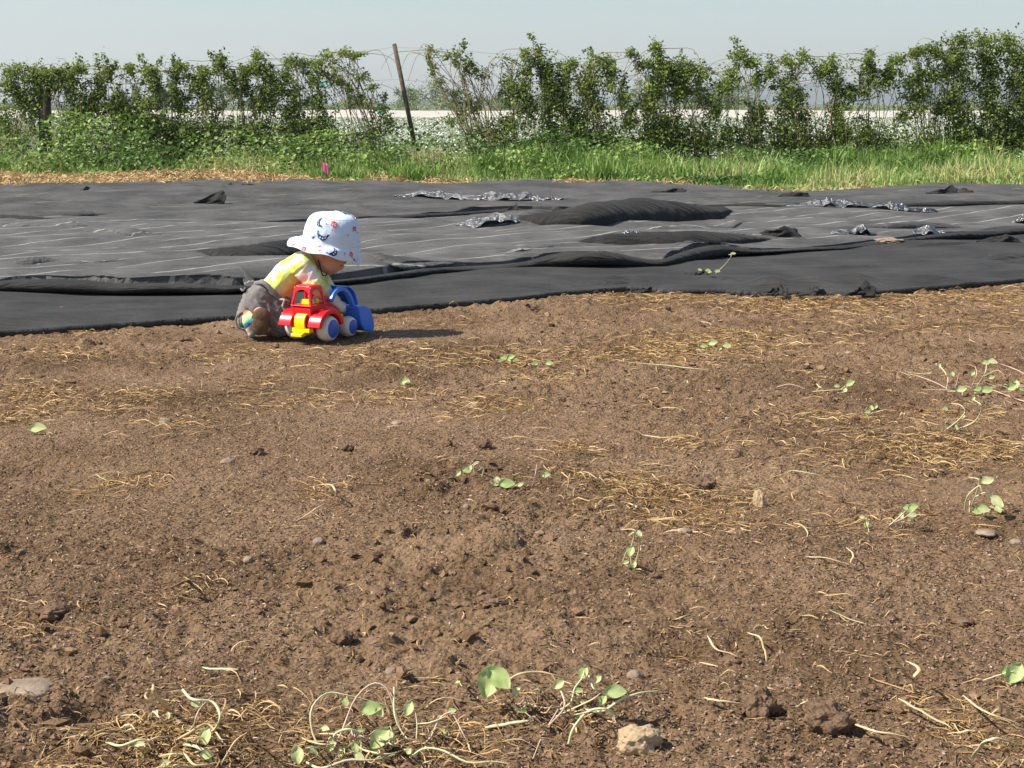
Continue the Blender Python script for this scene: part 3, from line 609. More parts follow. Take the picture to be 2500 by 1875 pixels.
for bi, (zf, lab, blobs) in enumerate(BUSH):
    pts = []; world = []
    for (bx, by, rx, ry) in blobs:
        u, v, sc = zf(bx, by); p = fp(u, v); r1 = rx / sc / 190 ; r2 = ry / sc / 190; world.append((p, r1, r2))
        cnt = int((55 + 9300 * r1 * r2) * (.35 if bi == 9 else .6 if bi == 8 else 1.0))
        g3 = rng.normal(0, .64, (cnt, 3)); g3 /= np.maximum(1, np.linalg.norm(g3, axis=1, keepdims=True) / 2.2)
        q = p + g3 * np.array([r1, .16 + .3 * min(r1, .3), r2]); 
        # clumpy: pull towards random twig lines
        cl = q[rng.integers(0, cnt, cnt)]; f_ = rng.random((cnt, 1)) < .6
        q = np.where(f_, q * .45 + cl[rng.integers(0, max(1, cnt // 12), cnt)] * .55, q)
        pts.append(q)
    for _ in range(1 if bi in (8, 9) else 3):
        q0 = world[rng.integers(len(world))][0]; cc = np.array([q0[0] + rng.normal(0, .12), FY, rng.uniform(.12, .45)]); pts.append(cc + rng.normal(0, 1, (110, 3)) * [.16, .14, .12])
    for _ in range(7):
        q0, r1, r2 = world[rng.integers(len(world))]; d0 = rng.normal(0, 1, 3) * [.5, .3, .8]; d0 /= np.linalg.norm(d0); tt = rng.random((26, 1)); pts.append(q0 + d0 * [r1, .1, r2] * 1.0 + d0 * tt * rng.uniform(.08, .2) + rng.normal(0, .012, (26, 3)))
    xs_ = [w_[0][0] for w_ in world]; bxm = float(np.mean(xs_)); root = empty('bramble_bush', (bxm, FY, 0)); inv = np.array([bxm, FY, 0])
    tag(root, lab, 'bramble bush', 'trained bramble bushes of the hedge')
    q = np.vstack(pts); q = q[q[:, 2] > .04]; m_ = len(q)
    hz = np.clip((q[:, 2] - .2) / 1.3, 0, 1)
    tn = np.clip(.42 + .25 * fbm(q[:, 0] * 3, q[:, 2] * 3, 500 + bi, 3) + rng.normal(0, .17, m_), 0, 1)
    V, Q, a = leaf3(q - inv, rng.uniform(.013, .034, m_), tn); leafN += len(Q)
    link('leaves', mesh_np('leaves', V, Q, False, attr=a), M['bramble'], root)
    paths = []; rads = []
    byh = sorted(world, key=lambda t: -t[0][2]); lo = [w_ for w_ in world if w_[0][2] < .62] or [byh[-1]]
    for (p, r1, r2) in byh[:max(3, int(len(byh) * .75))]:
        for _ in range(3):
            b_ = lo[rng.integers(len(lo))][0]; s0 = np.array([b_[0] + rng.normal(0, .08), FY + rng.normal(0, .08), -.02])
            e0 = p + rng.normal(0, 1, 3) * np.array([r1, .1, r2]) * .6; e0[2] = max(e0[2], .15)
            mid = (s0 + e0) / 2 + np.array([rng.normal(0, .12), rng.normal(0, .08), .1]); tip = e0 + np.array([rng.normal(0, .22), rng.normal(0, .1), rng.uniform(-.45, .08)])
            tip[2] = max(tip[2], .1)
            paths.append(spline([s0, mid, e0, tip], 14) - inv); rads.append(np.linspace(.0055, .002, 14))
    # runners along the wire
    for (p, r1, r2) in byh[:3]:
        for _ in range(1):
            sgn = rng.choice([-1, 1]); a0 = p.copy(); 
            P = [a0, a0 + [sgn * .22, .03, rng.uniform(-.04, .05)], a0 + [sgn * .48, .05, rng.uniform(-.06, .05)], a0 + [sgn * .62, .05, rng.uniform(-.35, -.12)]]
            pp = spline(P, 12); paths.append(pp - inv); rads.append(np.linspace(.005, .002, 12))
    V, Q = tubes(paths, rads, 4); link('canes', mesh_np('canes', V, Q, True), M['cane'], root)
# hand-placed long canes with their own leaves
def cane_bush(zf, lists, parentname):
    root = [o for o in bpy.data.objects if o.get('label') == parentname][0]; inv = np.array(root.location)
    paths = []; rads = []; lc = []
    for L in lists:
        P = [fp(*zf(a, b)[:2], dy=rng.normal(0, .05)) for a, b in L]; s_ = spline(P, 22); paths.append(s_ - inv); rads.append(np.linspace(.006, .0026, 22))
        m_ = 34; i = rng.integers(0, 22, m_); lc.append(s_[i] + rng.normal(0, .018, (m_, 3)))
    for pp_, rd_ in zip(paths, rads):
        V, Q = tubes([pp_], [rd_], 4); link('arching_cane', mesh_np('arching_cane', V, Q, True), M['cane'], root)
    c = np.vstack(lc) - inv; V, Q, a = leaf3(c, rng.uniform(.011, .024, len(c)), np.clip(rng.normal(.42, .15, len(c)), 0, 1)); link('cane_leaves', mesh_np('cane_leaves', V, Q, False, attr=a), M['bramble'], root)
cane_bush(z3, [[(60,470),(80,200),(160,110),(250,150),(330,240),(400,340),(470,470)], [(90,450),(60,250),(130,130),(150,200),(200,330),(270,440)], [(100,240),(180,150),(270,300),(330,430)], [(0,230),(60,230),(230,310),(330,480)], [(140,160),(230,220),(300,290),(350,400),(490,520)], [(20,180),(100,230),(150,330),(150,400)], [(140,230),(240,200),(310,320),(320,490)]], BUSH[8][1])
cane_bush(z3, [[(680,90),(760,105),(840,125),(930,190),(1010,250)], [(685,100),(690,160),(730,260),(820,360),(880,440),(975,500)], [(800,125),(850,190),(890,270),(890,330)], [(1010,250),(1000,330),(960,420),(970,490)], [(1200,190),(1140,150),(1060,145),(1020,230),(1060,300),(1000,390),(960,440)], [(1210,180),(1120,140),(1040,230),(1020,330)], [(1170,160),(1160,240),(1150,320)], [(1120,160),(1150,230),(1170,330)], [(1110,170),(1100,260),(1120,350),(1150,430)], [(700,550),(800,470),(900,470),(1000,520)], [(850,500),(940,610),(1060,590),(1220,620)]], BUSH[9][1])
cane_bush(z4, [[(20,230),(150,240),(280,250),(380,310),(470,360)], [(240,260),(330,270),(430,330),(520,400)], [(90,270),(120,350),(150,460)], [(210,370),(190,440),(240,560)]], BUSH[14][1])
cane_bush(z4, [[(660,250),(740,230),(860,240),(960,210),(1060,220)], [(800,300),(850,330),(920,260),(960,210)], [(830,340),(870,280),(930,230)]], BUSH[16][1])
cane_bush(z4, [[(1160,210),(1220,210),(1300,260),(1360,300)], [(1170,250),(1250,330),(1350,420),(1290,520),(1220,560)], [(1220,560),(1330,590),(1470,640)], [(1200,460),(1330,430),(1400,300),(1500,220)]], BUSH[18][1])
cane_bush(z4, [[(1380,270),(1480,200),(1600,155),(1700,150),(1760,200)], [(1400,260),(1500,190),(1620,150)], [(1440,620),(1430,500),(1470,440),(1600,430)], [(1530,180),(1560,260),(1600,300)], [(1690,110),(1700,160),(1760,230)], [(1600,170),(1640,250),(1700,320)]], BUSH[19][1])
cane_bush(z4, [[(1920,30),(1945,70),(1930,100)], [(1960,560),(2000,450),(1990,330)], [(1940,620),(1960,690),(2000,750)]], BUSH[21][1])
cane_bush(z2, [[(150,240),(300,240),(470,245),(560,260)], [(290,340),(350,420),(410,480)], [(420,380),(450,270),(490,240)]], BUSH[1][1])
cane_bush(z2, [[(700,330),(740,280),(860,250),(1010,240),(1150,290),(1220,330)], [(760,270),(840,330),(870,410)], [(720,400),(800,460),(860,480)], [(1040,240),(1170,270),(1260,330)], [(1020,260),(1020,340),(1080,420)]], BUSH[3][1])
cane_bush(z2, [[(1440,235),(1560,230),(1720,210),(1900,190),(2050,190)], [(1500,300),(1560,250),(1640,210)], [(1540,240),(1550,330),(1530,450)]], BUSH[6][1])
cane_bush(z2, [[(2060,740),(2130,700),(2212,680)], [(1950,190),(2080,260),(2100,330),(2200,470)], [(1900,230),(1960,330),(2000,420),(2060,520)]], BUSH[7][1])

# leaning post, hidden end trunk, wires, ties
M['wood'] = mat('weathered_wood', (.07, .055, .04), .9, .15, col2=(.15, .12, .09), nscale=30, bump=.5, bscale=80)
M['wood_end'] = mat('cut_wood_end', (.45, .36, .25), .9, .1)
def post(u0, v0, u1, v1, r, lab, name='fence_post'):
    a = fp(u0, v0); b = fp(u1, v1); d = b - a; L = np.linalg.norm(d)
    bm = bmesh.new(); bmesh.ops.create_cone(bm, cap_ends=True, segments=16, radius1=r * 1.06, radius2=r, depth=L)
    bmesh.ops.bevel(bm, geom=[e for e in bm.edges if abs(e.verts[0].co.z - e.verts[1].co.z) < 1e-6 and e.verts[0].co.z > 0], offset=.006, segments=2, affect='EDGES')
    for f in bm.faces:
        f.smooth = abs(f.normal.z) < .8; f.material_index = 1 if f.normal.z > .9 else 0
    me = bpy.data.meshes.new(name); bm.to_mesh(me); bm.free(); o = link(name, me, [M['wood'], M['wood_end']])
    o.location = Vector((a + b) / 2); o.rotation_euler = Vector(d).to_track_quat('Z', 'Y').to_euler(); return tag(o, lab, 'post')
p_ = (750 + 605 / 2.328, 80 + 600 / 2.328)
post(p_[0] + 3, 355, 750 + 494 / 2.328, 80 + 62 / 2.328, .028, 'bare round wooden post leaning left in the gap of the hedge')
o = post(112, 400, 108, 190, .075, 'dark thick post overgrown by bramble at the left end'); 

M['wire'] = mat('galvanised_wire', (.42, .42, .42), .4, .5); M['wire'].node_tree.nodes['Principled BSDF'].inputs['Metallic'].default_value = .8
def wire(pts, lab):
    P = [fp(u, v) for u, v in pts]; V = []; 
    o = tube_obj('wire', [np.vstack([np.linspace(P[i], P[i + 1], 12) - [[0, 0, 0]] for i in range(len(P) - 1)])], [.0016], M['wire'], None, 4)
    return tag(o, lab, 'wire', 'trellis wires')
wire([(-60, 168), (400, 172), (850, 130), (957, 116), (1060, 118), (1420, 150), (1850, 158), (2560, 130)], 'top trellis wire running past the head of the leaning post')
wire([(-60, 228), (860, 200), (963, 194), (1180, 208), (1700, 222), (2560, 190)], 'lower trellis wire crossing the leaning post below its middle')
M['teal'] = mat('teal_tape', (.02, .42, .35), .5, .3)
for (u, v, lab) in [(786, 208, 'teal plastic tie on the bramble right of the broad dark bush'), (797, 209, 'right hand teal plastic tie of the pair on the wire'), (927, 277, 'low teal plastic tie near the foot of the leaning post')]:
    p = fp(u, v, -.12); P = spline([p + [-.03, 0, .01], p + [-.01, -.01, .03], p + [.02, 0, .0], p + [.03, 0, -.03]], 8); V, Q, _ = strips(P[None], np.full((1, 8), .014), axis=np.tile(np.array([0, .4, .9]), (1, 8, 1)))
    tag(link('plant_tie', mesh_np('plant_tie', V, Q, True), M['teal']), lab, 'plant tie', 'teal plant ties')
# pink marker flag
M['pink'] = mat('pink_flag', (.98, .22, .38), .5, .3, trans=.4); M['pinkw'] = mat('pink_flag_white', (.85, .6, .65), .5, .3)
FYf = 15.9; p = aty(794, 405, FYf); base = Vector((p[0] - .035, FYf, .05))
fl = empty('marker_flag', base); tag(fl, 'small bright pink marker flag standing in the grass', 'marker flag')
zt = p[2] - .05
tube_obj('wire_stem', [np.array([[0, 0, -.05], [0, 0, zt + .05]])], [.0015], M['wire'], fl, 5)
S, T = np.meshgrid(np.linspace(0, 1, 13), np.linspace(0, 1, 5)); 
me = grid_mesh('flag_sheet', S * .075 * (1 - .12 * T) , .012 * np.sin(S * 13) , zt - .045 + T * .085 - .045 * S * (1 - T * .2) + .01 * T * S)
me.materials.append(M['pink']); me.materials.append(M['pinkw'])
for i, pl in enumerate(me.polygons): pl.material_index = 1 if (i % 12) in (5, 8) else 0
link('flag_sheet', me, None, fl)
# orange speck of tape
p = aty(993, 410, 16.8); P = spline([p, p + [.01, 0, -.03], p + [-.005, 0, -.06]], 6); V, Q, _ = strips(P[None], np.full((1, 6), .012), axis=np.tile([1., 0, 0], (1, 6, 1)))
tag(link('orange_tape', mesh_np('orange_tape', V, Q), mat('orange_tape', (.6, .13, .02), .5)), 'tiny orange tape scrap in the grass below the leaning post', 'tape')

# ================================================================== BEYOND THE HEDGE
M['flower'] = leafmat('flower_field', [(.06, .11, .03), (.16, .25, .08), (.46, .50, .38), (.72, .74, .66)], .2)
n = 150000
y = 24.5 * (95 / 24.5) ** rng.random(n); x = (rng.random(n) * 2 - 1) * (y * .36 + 2.5)
k = ~((x < -.19 * y) & (y < 60)); x, y = x[k], y[k]; n = len(x)
hgt = .14 + .1 * fbm(x * .5, y * .3, 601, 3)
z = np.maximum(.02, hgt * (rng.random(n) ** .35)) + .02
far = smooth((y - 24) / 16)
iswh = rng.random(n) < (.22 + .5 * far)
tn = np.where(iswh, rng.uniform(.7, 1, n), rng.uniform(.0, .5, n))
V, Q, a = leaf_quads(np.stack([x, y, z], 1), rng.uniform(.018, .03, n) * (.8 + y / 60), tn, up=.8, asp=.9)
tag(link('flower_field', mesh_np('flower_field', V, Q, False, attr=a), M['flower']), 'field of small white blossoms on green stems beyond the hedge', 'flower field', kind='stuff')
M['cover'] = mat('row_cover_cloth', (.45, .415, .355), .8, .2, col2=(.51, .48, .42), nscale=.4, bump=.3, bscale=2)
def cover(name, x0, x1, y0, y1, h, nseg, seed, lab, m_, cat='row cover'):
    S, T = np.meshgrid(np.linspace(x0, x1, nseg), np.linspace(0, 1, 14))
    Z = h * np.sin(math.pi * np.clip(T, 0, 1)) ** .6 * (1 + .25 * fbm(S * .15, T * 2, seed, 3)) - .06
    Z += .05 * h * fbm(S * 2, T * 6, seed + 2, 2)
    return tag(link(name, grid_mesh(name, S, y0 + (y1 - y0) * T + .3 * fbm(S * .1, T, seed + 5, 2), Z), m_), lab, cat)
cover('row_cover', -45, 45, 104, 140, .55, 240, 5, 'long cream row cover cloth stretched over the crop at the far end of the field', M['cover'])
M['white_plastic'] = mat('white_plastic_mulch', (.84, .85, .88), .35, .5, bump=.6, bscale=9)
cover('plastic_mulch', 1.55, 8.6, 21.6, 22.7, .22, 220, 9, 'bright white plastic mulch row directly behind the right half of the hedge', M['white_plastic'], 'plastic mulch')
cover('plastic_mulch', -1.3, 1.3, 21.9, 22.4, .17, 160, 11, 'short white plastic mulch scrap behind the hedge gap', M['white_plastic'], 'plastic mulch')
M['tree'] = leafmat('distant_leaves', [(.10, .14, .06), (.17, .22, .09), (.25, .31, .14), (.34, .38, .20)], .2)
M['trunk'] = mat('tree_bark', (.16, .13, .10), .9, .1)
def tree(u, vtop, wpx, Y, lab, bushy=.5, n=2600, vbot=272):
    s_ = Y / F; p = aty(u, vtop, Y); H = p[2]; W = wpx * s_ / 2; root = empty('tree', (p[0], Y, 0)); tag(root, lab, 'tree', 'trees at the far edge of the field')
    nb = 16; cs = []
    for i in range(nb):
        t = rng.random(); zz = H * (bushy * .3 + (1 - bushy * .3 - .12) * t); rr = W * math.sqrt(max(.05, 1 - (abs(t - .35) / .75) ** 2)); cs.append((rng.normal(0, rr * .5), rng.normal(0, rr * .5), zz, rng.uniform(.16, .32) * min(W, H)))
    cs.append((0, 0, H * .9, .12 * H))
    cs = np.array(cs); i = rng.integers(0, len(cs), n); g3 = rng.normal(0, .55, (n, 3)); q = cs[i, :3] + g3 * cs[i, 3:4]; q = q[q[:, 2] > 0.05]; m_ = len(q)
    V, Q, a = leaf_quads(q, rng.uniform(.05, .13, m_) * (Y / 150), np.clip(.5 + rng.normal(0, .2, m_), 0, 1)); link('crown', mesh_np('crown', V, Q, False, attr=a), M['tree'], root)
    P = [np.array([[0, 0, -.1], [.1, 0, H * .3], [0, .1, H * .6]])]; rd = [np.array([.16, .12, .05])]
    for c in cs[:9]: P.append(np.array([[.05, 0, H * .22], [c[0] * .5, c[1] * .5, H * .4 + c[2] * .1], c[:3]])); rd.append(np.array([.08, .05, .02]))
    V, Q = tubes(P, rd, 5); link('trunk', mesh_np('trunk', V, Q, True), M['trunk'], root)
TL = [(1062, 196, 150, 200, 'tall pale green tree right of the leaning post'), (1000, 214, 80, 205, 'smaller tree just touching the leaning post from behind'), (1110, 222, 90, 195, 'low rounded tree on the right flank of the tall pale tree'), (1215, 232, 90, 210, 'small grey green tree in the gap left of the narrow bramble column'), (1330, 214, 90, 210, 'tree half hidden behind the two hanging bramble columns'),
      (1560, 192, 110, 190, 'tree showing through the hedge below the highest middle shoot'), (1700, 190, 80, 190, 'narrow tree behind the wide drooping bramble'), (1800, 205, 130, 190, 'broad grey green tree behind the low crowned bramble'), (1760, 225, 110, 180, 'short tree behind the wide drooping bramble'), (330, 208, 60, 190, 'thin tree far left behind the hedge'),
      (400, 215, 70, 190, 'second thin tree far left behind the hedge'), (545, 204, 70, 185, 'feathery tree seen behind the dark dense bramble'), (640, 210, 70, 185, 'feathery tree left of the broad dark bramble'), (870, 240, 110, 200, 'low tree left of the leaning post above the cream cloth'), (760, 238, 80, 200, 'low tree behind the drooping bramble canes')]
for t_ in TL: tree(*t_)
# low scrub line at the foot of the trees
n = 26000; x = rng.uniform(-75, 75, n); y = rng.uniform(172, 186, n); z = rng.random(n) ** .7 * (1.05 + .8 * fbm(x * .12, y * 0, 701, 4) + .5 * fbm(x * .8, y * 0, 711, 2))
V, Q, a = leaf_quads(np.stack([x, y, np.maximum(z, .1)], 1), rng.uniform(.07, .16, n), np.clip(.55 + rng.normal(0, .2, n), 0, 1)); tag(link('scrub', mesh_np('scrub', V, Q, False, attr=a), M['tree']), 'far off line of low green scrub along the end of the field', 'scrub', kind='stuff')
M['hill'] = mat('hill_woods', (.045, .065, .06), .95, .05, col2=(.08, .10, .06), nscale=.01)
hx = np.linspace(-1400, 1500, 260); T = np.linspace(0, 1, 12); X, TT = np.meshgrid(hx, T)
prof = np.interp(hx, [-1400, -600, -330, -180, 0, 150, 500, 900, 1500], [10, 12, 14, 20, 14, 20, 50, 70, 80]) + 8 * fbm(hx * .004, hx * 0, 801, 4)
tag(link('hills', grid_mesh('hills', X, 3300 + 900 * TT + 0 * X, -1 + (prof[None] * np.sin(TT * math.pi / 2))), M['hill']), kind='structure')
# ================================================================== THE CHILD
YC = 5.46
KZ = 4.483
def Z(zx, zy, dy=0.0): return aty(540 + zx / KZ, 490 + zy / KZ, YC + dy)   # enlarged-detail coordinates -> place
S1 = 1 / 3090.0
def body_mesh(name, shapes, voxel=.004, it=6, fac=.5):
    """union of tapered capsules / ellipsoids as one smooth closed surface"""
    Vs = []; Ts = []; off = 0
    for sh in shapes:
        if sh[0] == 'c':
            _, a, b, r0, r1 = sh; a = np.array(a, float); b = np.array(b, float); L = np.linalg.norm(b - a); k = max(2, int(L / (min(r0, r1) * .3)) + 1)
            for t in np.linspace(0, 1, k):
                Vs.append(IV2 * (r0 + (r1 - r0) * t) + a + (b - a) * t); Ts.append(IT2 + off); off += len(IV2)
        else:
            _, c, ax = sh[:3]; ax = np.array(ax, float)     # ax: 3x3 rows = scaled axes or 3 radii
            if ax.ndim == 1: ax = np.diag(ax)
            Vs.append(IV3 @ ax + np.array(c)); Ts.append(IT3 + off); off += len(IV3)
    me = mesh_np(name + '_raw', np.vstack(Vs), np.vstack(Ts), True, k=3)
    o = bpy.data.objects.new('tmp', me); C.objects.link(o)
    r = o.modifiers.new('r', 'REMESH'); r.mode = 'VOXEL'; r.voxel_size = voxel; r.use_smooth_shade = True
    s = o.modifiers.new('s', 'SMOOTH'); s.factor = fac; s.iterations = it
    dg = bpy.context.evaluated_depsgraph_get(); ev = o.evaluated_get(dg); out = bpy.data.meshes.new_from_object(ev)
    bpy.data.objects.remove(o); bpy.data.meshes.remove(me); out.name = name
    for p in out.polygons: p.use_smooth = True
    return out
def displace(me, fn):
    n = len(me.vertices); co = np.empty(n * 3, np.float32); no = np.empty(n * 3, np.float32)
    me.vertices.foreach_get('co', co); me.vertices.foreach_get('normal', no); co = co.reshape(-1, 3); no = no.reshape(-1, 3)
    d = fn(co.astype(float)); co = co + no * d[:, None].astype(np.float32); me.vertices.foreach_set('co', co.ravel()); me.update()
origin = Z(430, 1440, 0); origin[2] = 0
kid = empty('person', origin); tag(kid, 'small child in a pale blue sun hat kneeling over the toy tractor', 'person')
OI = origin
def loc(me): 
    me.transform(Matrix.Translation(Vector(-OI))); return me
M['skin'] = mat('skin', (.56, .30, .20), .5, .35, col2=(.62, .34, .24), nscale=25, sub=.12)
M['sock'] = mat('sock_stripes', (.5, .5, .5), .9, .1)
# head frame: f = where the face looks, u = up of the head, s = towards the camera side
HC = Z(1188, 522, 0); f_ = np.array([.707, 0.03, -.707]); f_ /= np.linalg.norm(f_); sv = np.array([0.0, -1, 0]) ; sv = sv - f_ * (sv @ f_); sv /= np.linalg.norm(sv); u_ = np.cross(sv, f_) ; u_ = u_ if u_[2] > 0 else -u_
def H(f, u, s): return HC + f_ * f + u_ * u + sv * s
def hax(rf, ru, rs): return np.stack([f_ * rf, u_ * ru, sv * rs])
sh = [('e', H(-.005, .004, 0), hax(.079, .078, .068)), ('e', H(.025, -.028, 0), hax(.052, .052, .056)), ('e', H(.052, -.056, 0), hax(.018, .018, .020)), ('e', H(.060, .020, 0), hax(.018, .026, .045)),
      ('e', H(.036, -.036, .034), hax(.028, .026, .022)), ('e', H(.036, -.036, -.034), hax(.028, .026, .022)),
      ('e', H(.073, -.020, 0), hax(.011, .010, .010)), ('c', H(.070, -.004, 0), H(.075, -.020, 0), .006, .008), ('e', H(.070, -.040, 0), hax(.009, .005, .013)), ('e', H(.066, -.049, 0), hax(.009, .0055, .011)),
      ('e', H(-.008, -.022, .066), hax(.013, .020, .007)), ('e', H(-.008, -.022, -.066), hax(.013, .020, .007)),
      ('e', H(.060, -.008, .026), hax(.012, .009, .013)), ('e', H(.060, -.008, -.026), hax(.012, .009, .013)),
      ('c', HC + [-.035, 0, -.03], Z(930, 670), .034, .036),
      ('c', Z(930, 690), Z(600, 950), .036, .040), ('c', Z(600, 950), Z(400, 1120), .040, .052)]
sho_n, elb_n, wri_n = Z(890, 715, -.062), Z(1030, 915, -.070), Z(1330, 1185, .03)
sho_f, elb_f, wri_f = Z(900, 700, .062), Z(1100, 900, .085), Z(1290, 1130, .10)
for a, b, c in ((sho_n, elb_n, wri_n), (sho_f, elb_f, wri_f)):
    sh += [('c', a, b, .024, .020), ('c', b, c, .020, .014)]
def hand(w, d, side):
    """palm with four unequal bent fingers and a thumb closing on what is held"""
    d = np.array(d, float); d /= np.linalg.norm(d); dn = np.array([0, 0, -1.0]); dn = dn - d * (dn @ d); dn /= np.linalg.norm(dn); sd_ = np.cross(d, dn) * side
    out = [('c', w, w + d * .018, .012, .014), ('e', w + d * .026, np.stack([d * .018, sd_ * .017, dn * .009]))]
    for i, (L_, o_) in enumerate([(.021, -.0125), (.025, -.0042), (.024, .0042), (.018, .012)]):
        k0 = w + d * .040 + sd_ * o_; k1 = k0 + (d * .8 + dn * .45) * L_ * .5; k2 = k1 + (d * .25 + dn * .95) * L_ * .5
        out += [('c', k0 - d * .012, k1, .0048, .0043), ('c', k1, k2, .0043, .0036)]
    t0 = w + d * .014 - sd_ * .014; t1 = t0 + (d * .6 - sd_ * .7 + dn * .3) * .014; t2 = t1 + (d * .6 + dn * .8) * .012
    out += [('c', t0, t1, .0056, .005), ('c', t1, t2, .005, .004)]
    return out
sh += hand(wri_n, wri_n - elb_n, 1) + hand(wri_f, wri_f - elb_f, -1)
kne_n = Z(650, 1330, -.03); ank = Z(330, 1330, -.085)
sh += [('c', Z(420, 1130, -.03), kne_n, .045, .036), ('c', kne_n, Z(480, 1370, -.05), .034, .028), ('c', Z(480, 1370, -.05), ank, .028, .022), ('c', Z(330, 1300, -.085), Z(420, 1300, -.105), .02, .02), ('c', Z(420, 1230, -.105), Z(430, 1400, -.105), .022, .022),
       ('c', Z(420, 1130, .04), Z(700, 1300, .07), .045, .036), ('c', Z(700, 1300, .07), Z(470, 1400, .09), .034, .026), ('c', Z(470, 1400, .09), Z(400, 1400, .10), .022, .018)]
bme = loc(body_mesh('body', sh, .0026, 4)); o = link('body', bme, M['skin'], kid)
# eyes, brows, hair at the temples
M['dark'] = mat('lashes', (.03, .018, .012), .7, .1)
def ell(name, c, ax, m_, parent=kid, sub=IV3):
    ax = np.array(ax, float); ax = np.diag(ax) if ax.ndim == 1 else ax
    return link(name, mesh_np(name, IV3 @ ax + np.array(c) - OI, IT3, True, k=3), m_, parent)
for s_ in (.029, -.029):
    ell('eye', H(.0705, -.010, s_), hax(.0022, .0022, .009), M['dark'])
    ell('eyebrow', H(.0735, .006, s_), hax(.0025, .002, .010), mat('brow', (.20, .11, .06), .9, .05) if s_ > 0 else bpy.data.materials['brow'])
ell('mouth', H(.0745, -.0445, 0), hax(.003, .0012, .010), mat('lips', (.42, .13, .11), .5, .3))
M['hair'] = mat('fair_hair', (.22, .13, .07), .7, .3, col2=(.34, .22, .12), nscale=90)
ell('hair', H(-.014, .018, 0), hax(.081, .075, .0705), M['hair'])

# ---- shirt
def shirt_mat():
    m = mat('tie_dye_shirt', (.78, .76, .74), .85, .15); t = m.node_tree; N = t.nodes; L = t.links; b = N['Principled BSDF']
    tc = N.new('ShaderNodeTexCoord'); n = N.new('ShaderNodeTexNoise'); n.inputs['Scale'].default_value = 16; n.inputs['Detail'].default_value = 2.5; n.inputs['Distortion'].default_value = .5
    mp = N.new('ShaderNodeMapping'); mp.inputs['Location'].default_value = (.55, .8, .15); L.new(tc.outputs['Object'], mp.inputs[0]); L.new(mp.outputs[0], n.inputs['Vector'])
    cr = N.new('ShaderNodeValToRGB'); e = cr.color_ramp.elements; e.new(.5); e.new(.6)
    for i, (p, c) in enumerate([(.42, (.80, .79, .74)), (.49, (.77, .80, .50)), (.56, (.66, .74, .22)), (.70, (.55, .66, .10))]): e[i].position = p; e[i].color = (*c, 1)
    L.new(n.outputs[0], cr.inputs[0]); L.new(cr.outputs[0], b.inputs['Base Color']); return m
M['shirt'] = shirt_mat()
T2 = .026
sh = []
for dy in (-T2, T2):
    sh += [('c', Z(520, 1010, dy), Z(600, 960, dy), .053, .053), ('c', Z(600, 960, dy), Z(730, 810, dy), .053, .054), ('c', Z(730, 810, dy), Z(880, 695, dy), .054, .047), ('c', Z(880, 695, dy * .6), Z(965, 650, dy * .4), .045, .034)]
sh += [('c', Z(700, 900, 0), Z(640, 1010, 0), .05, .05)]
for a, b, c in ((sho_n, elb_n, wri_n), (sho_f, elb_f, wri_f)):
    w2 = b + (c - b) * .93
    sh += [('c', a, b, .044, .039), ('c', b, b + (c - b) * .4, .038, .030), ('c', b + (c - b) * .4, w2, .030, .021)]
sme = body_mesh('shirt', sh, .004, 7)
def wr(co):
    ax = (co[:, 0] * .75 + co[:, 2] * .9); cr_ = co[:, 0] * .9 - co[:, 2] * .75
    d = -.007 * np.abs(fbm(ax * 9, cr_ * 34 + co[:, 1] * 10, 901, 3)) ** 1 + .0015
    near_arm = np.exp(-(((co - elb_n) ** 2).sum(1) / .05 ** 2))
    d = d + near_arm * (-.004 + .008 * np.abs(fbm(co[:, 0] * 60, co[:, 2] * 22, 905, 2)))
    return d
displace(sme, wr); o = link('shirt', loc(sme), M['shirt'], kid)
# collar band and sleeve cuff
def ring(name, c, n_, r, t_, m_, ry=1.0, parent=kid, wob=0):
    n_ = np.array(n_, float); n_ /= np.linalg.norm(n_); a = np.cross(n_, [0, 1, 0]); a /= np.linalg.norm(a); b = np.cross(n_, a)
    th = np.linspace(0, 2 * math.pi, 33); P = c - OI + r * (np.cos(th)[:, None] * a + ry * np.sin(th)[:, None] * b) + wob * np.sin(th * 5)[:, None] * n_
    return tube_obj(name, [P], [t_], m_, parent, 8)
ring('collar', Z(985, 640), [.6, 0, .5], .036, .005, M['shirt'], 1.15)
ring('cuff', wri_n + (elb_n - wri_n) * .08, wri_n - elb_n, .0205, .0035, M['shirt'])
# ---- trousers
M['cord'] = mat('grey_brown_trousers', (.17, .155, .15), .95, .08, col2=(.235, .215, .21), nscale=40, bump=.5, bscale=260, sheen=.25)
sh = []
for dy in (-.03, .03):
    sh += [('c', Z(470, 1040, dy), Z(400, 1140, dy), .060, .064), ('c', Z(400, 1140, dy), Z(560, 1180, dy), .064, .058), ('c', Z(560, 1050, dy), Z(640, 1130, dy), .05, .045)]
sh += [('c', Z(500, 1180, -.03), Z(650, 1340, -.035), .06, .052), ('c', Z(500, 1180, .04), Z(720, 1310, .075), .06, .05),
       ('c', Z(340, 1200, .0), Z(270, 1290, -.02), .052, .040), ('c', Z(270, 1290, -.02), Z(262, 1300, -.055), .036, .033), ('c', Z(300, 1380, -.01), Z(600, 1400, -.01), .026, .03), ('c', Z(270, 1300, 0), Z(330, 1400, -.01), .036, .03),
       ('c', Z(380, 1180, -.07), Z(500, 1220, -.065), .026, .03)]
pme = body_mesh('trousers', sh, .004, 6)
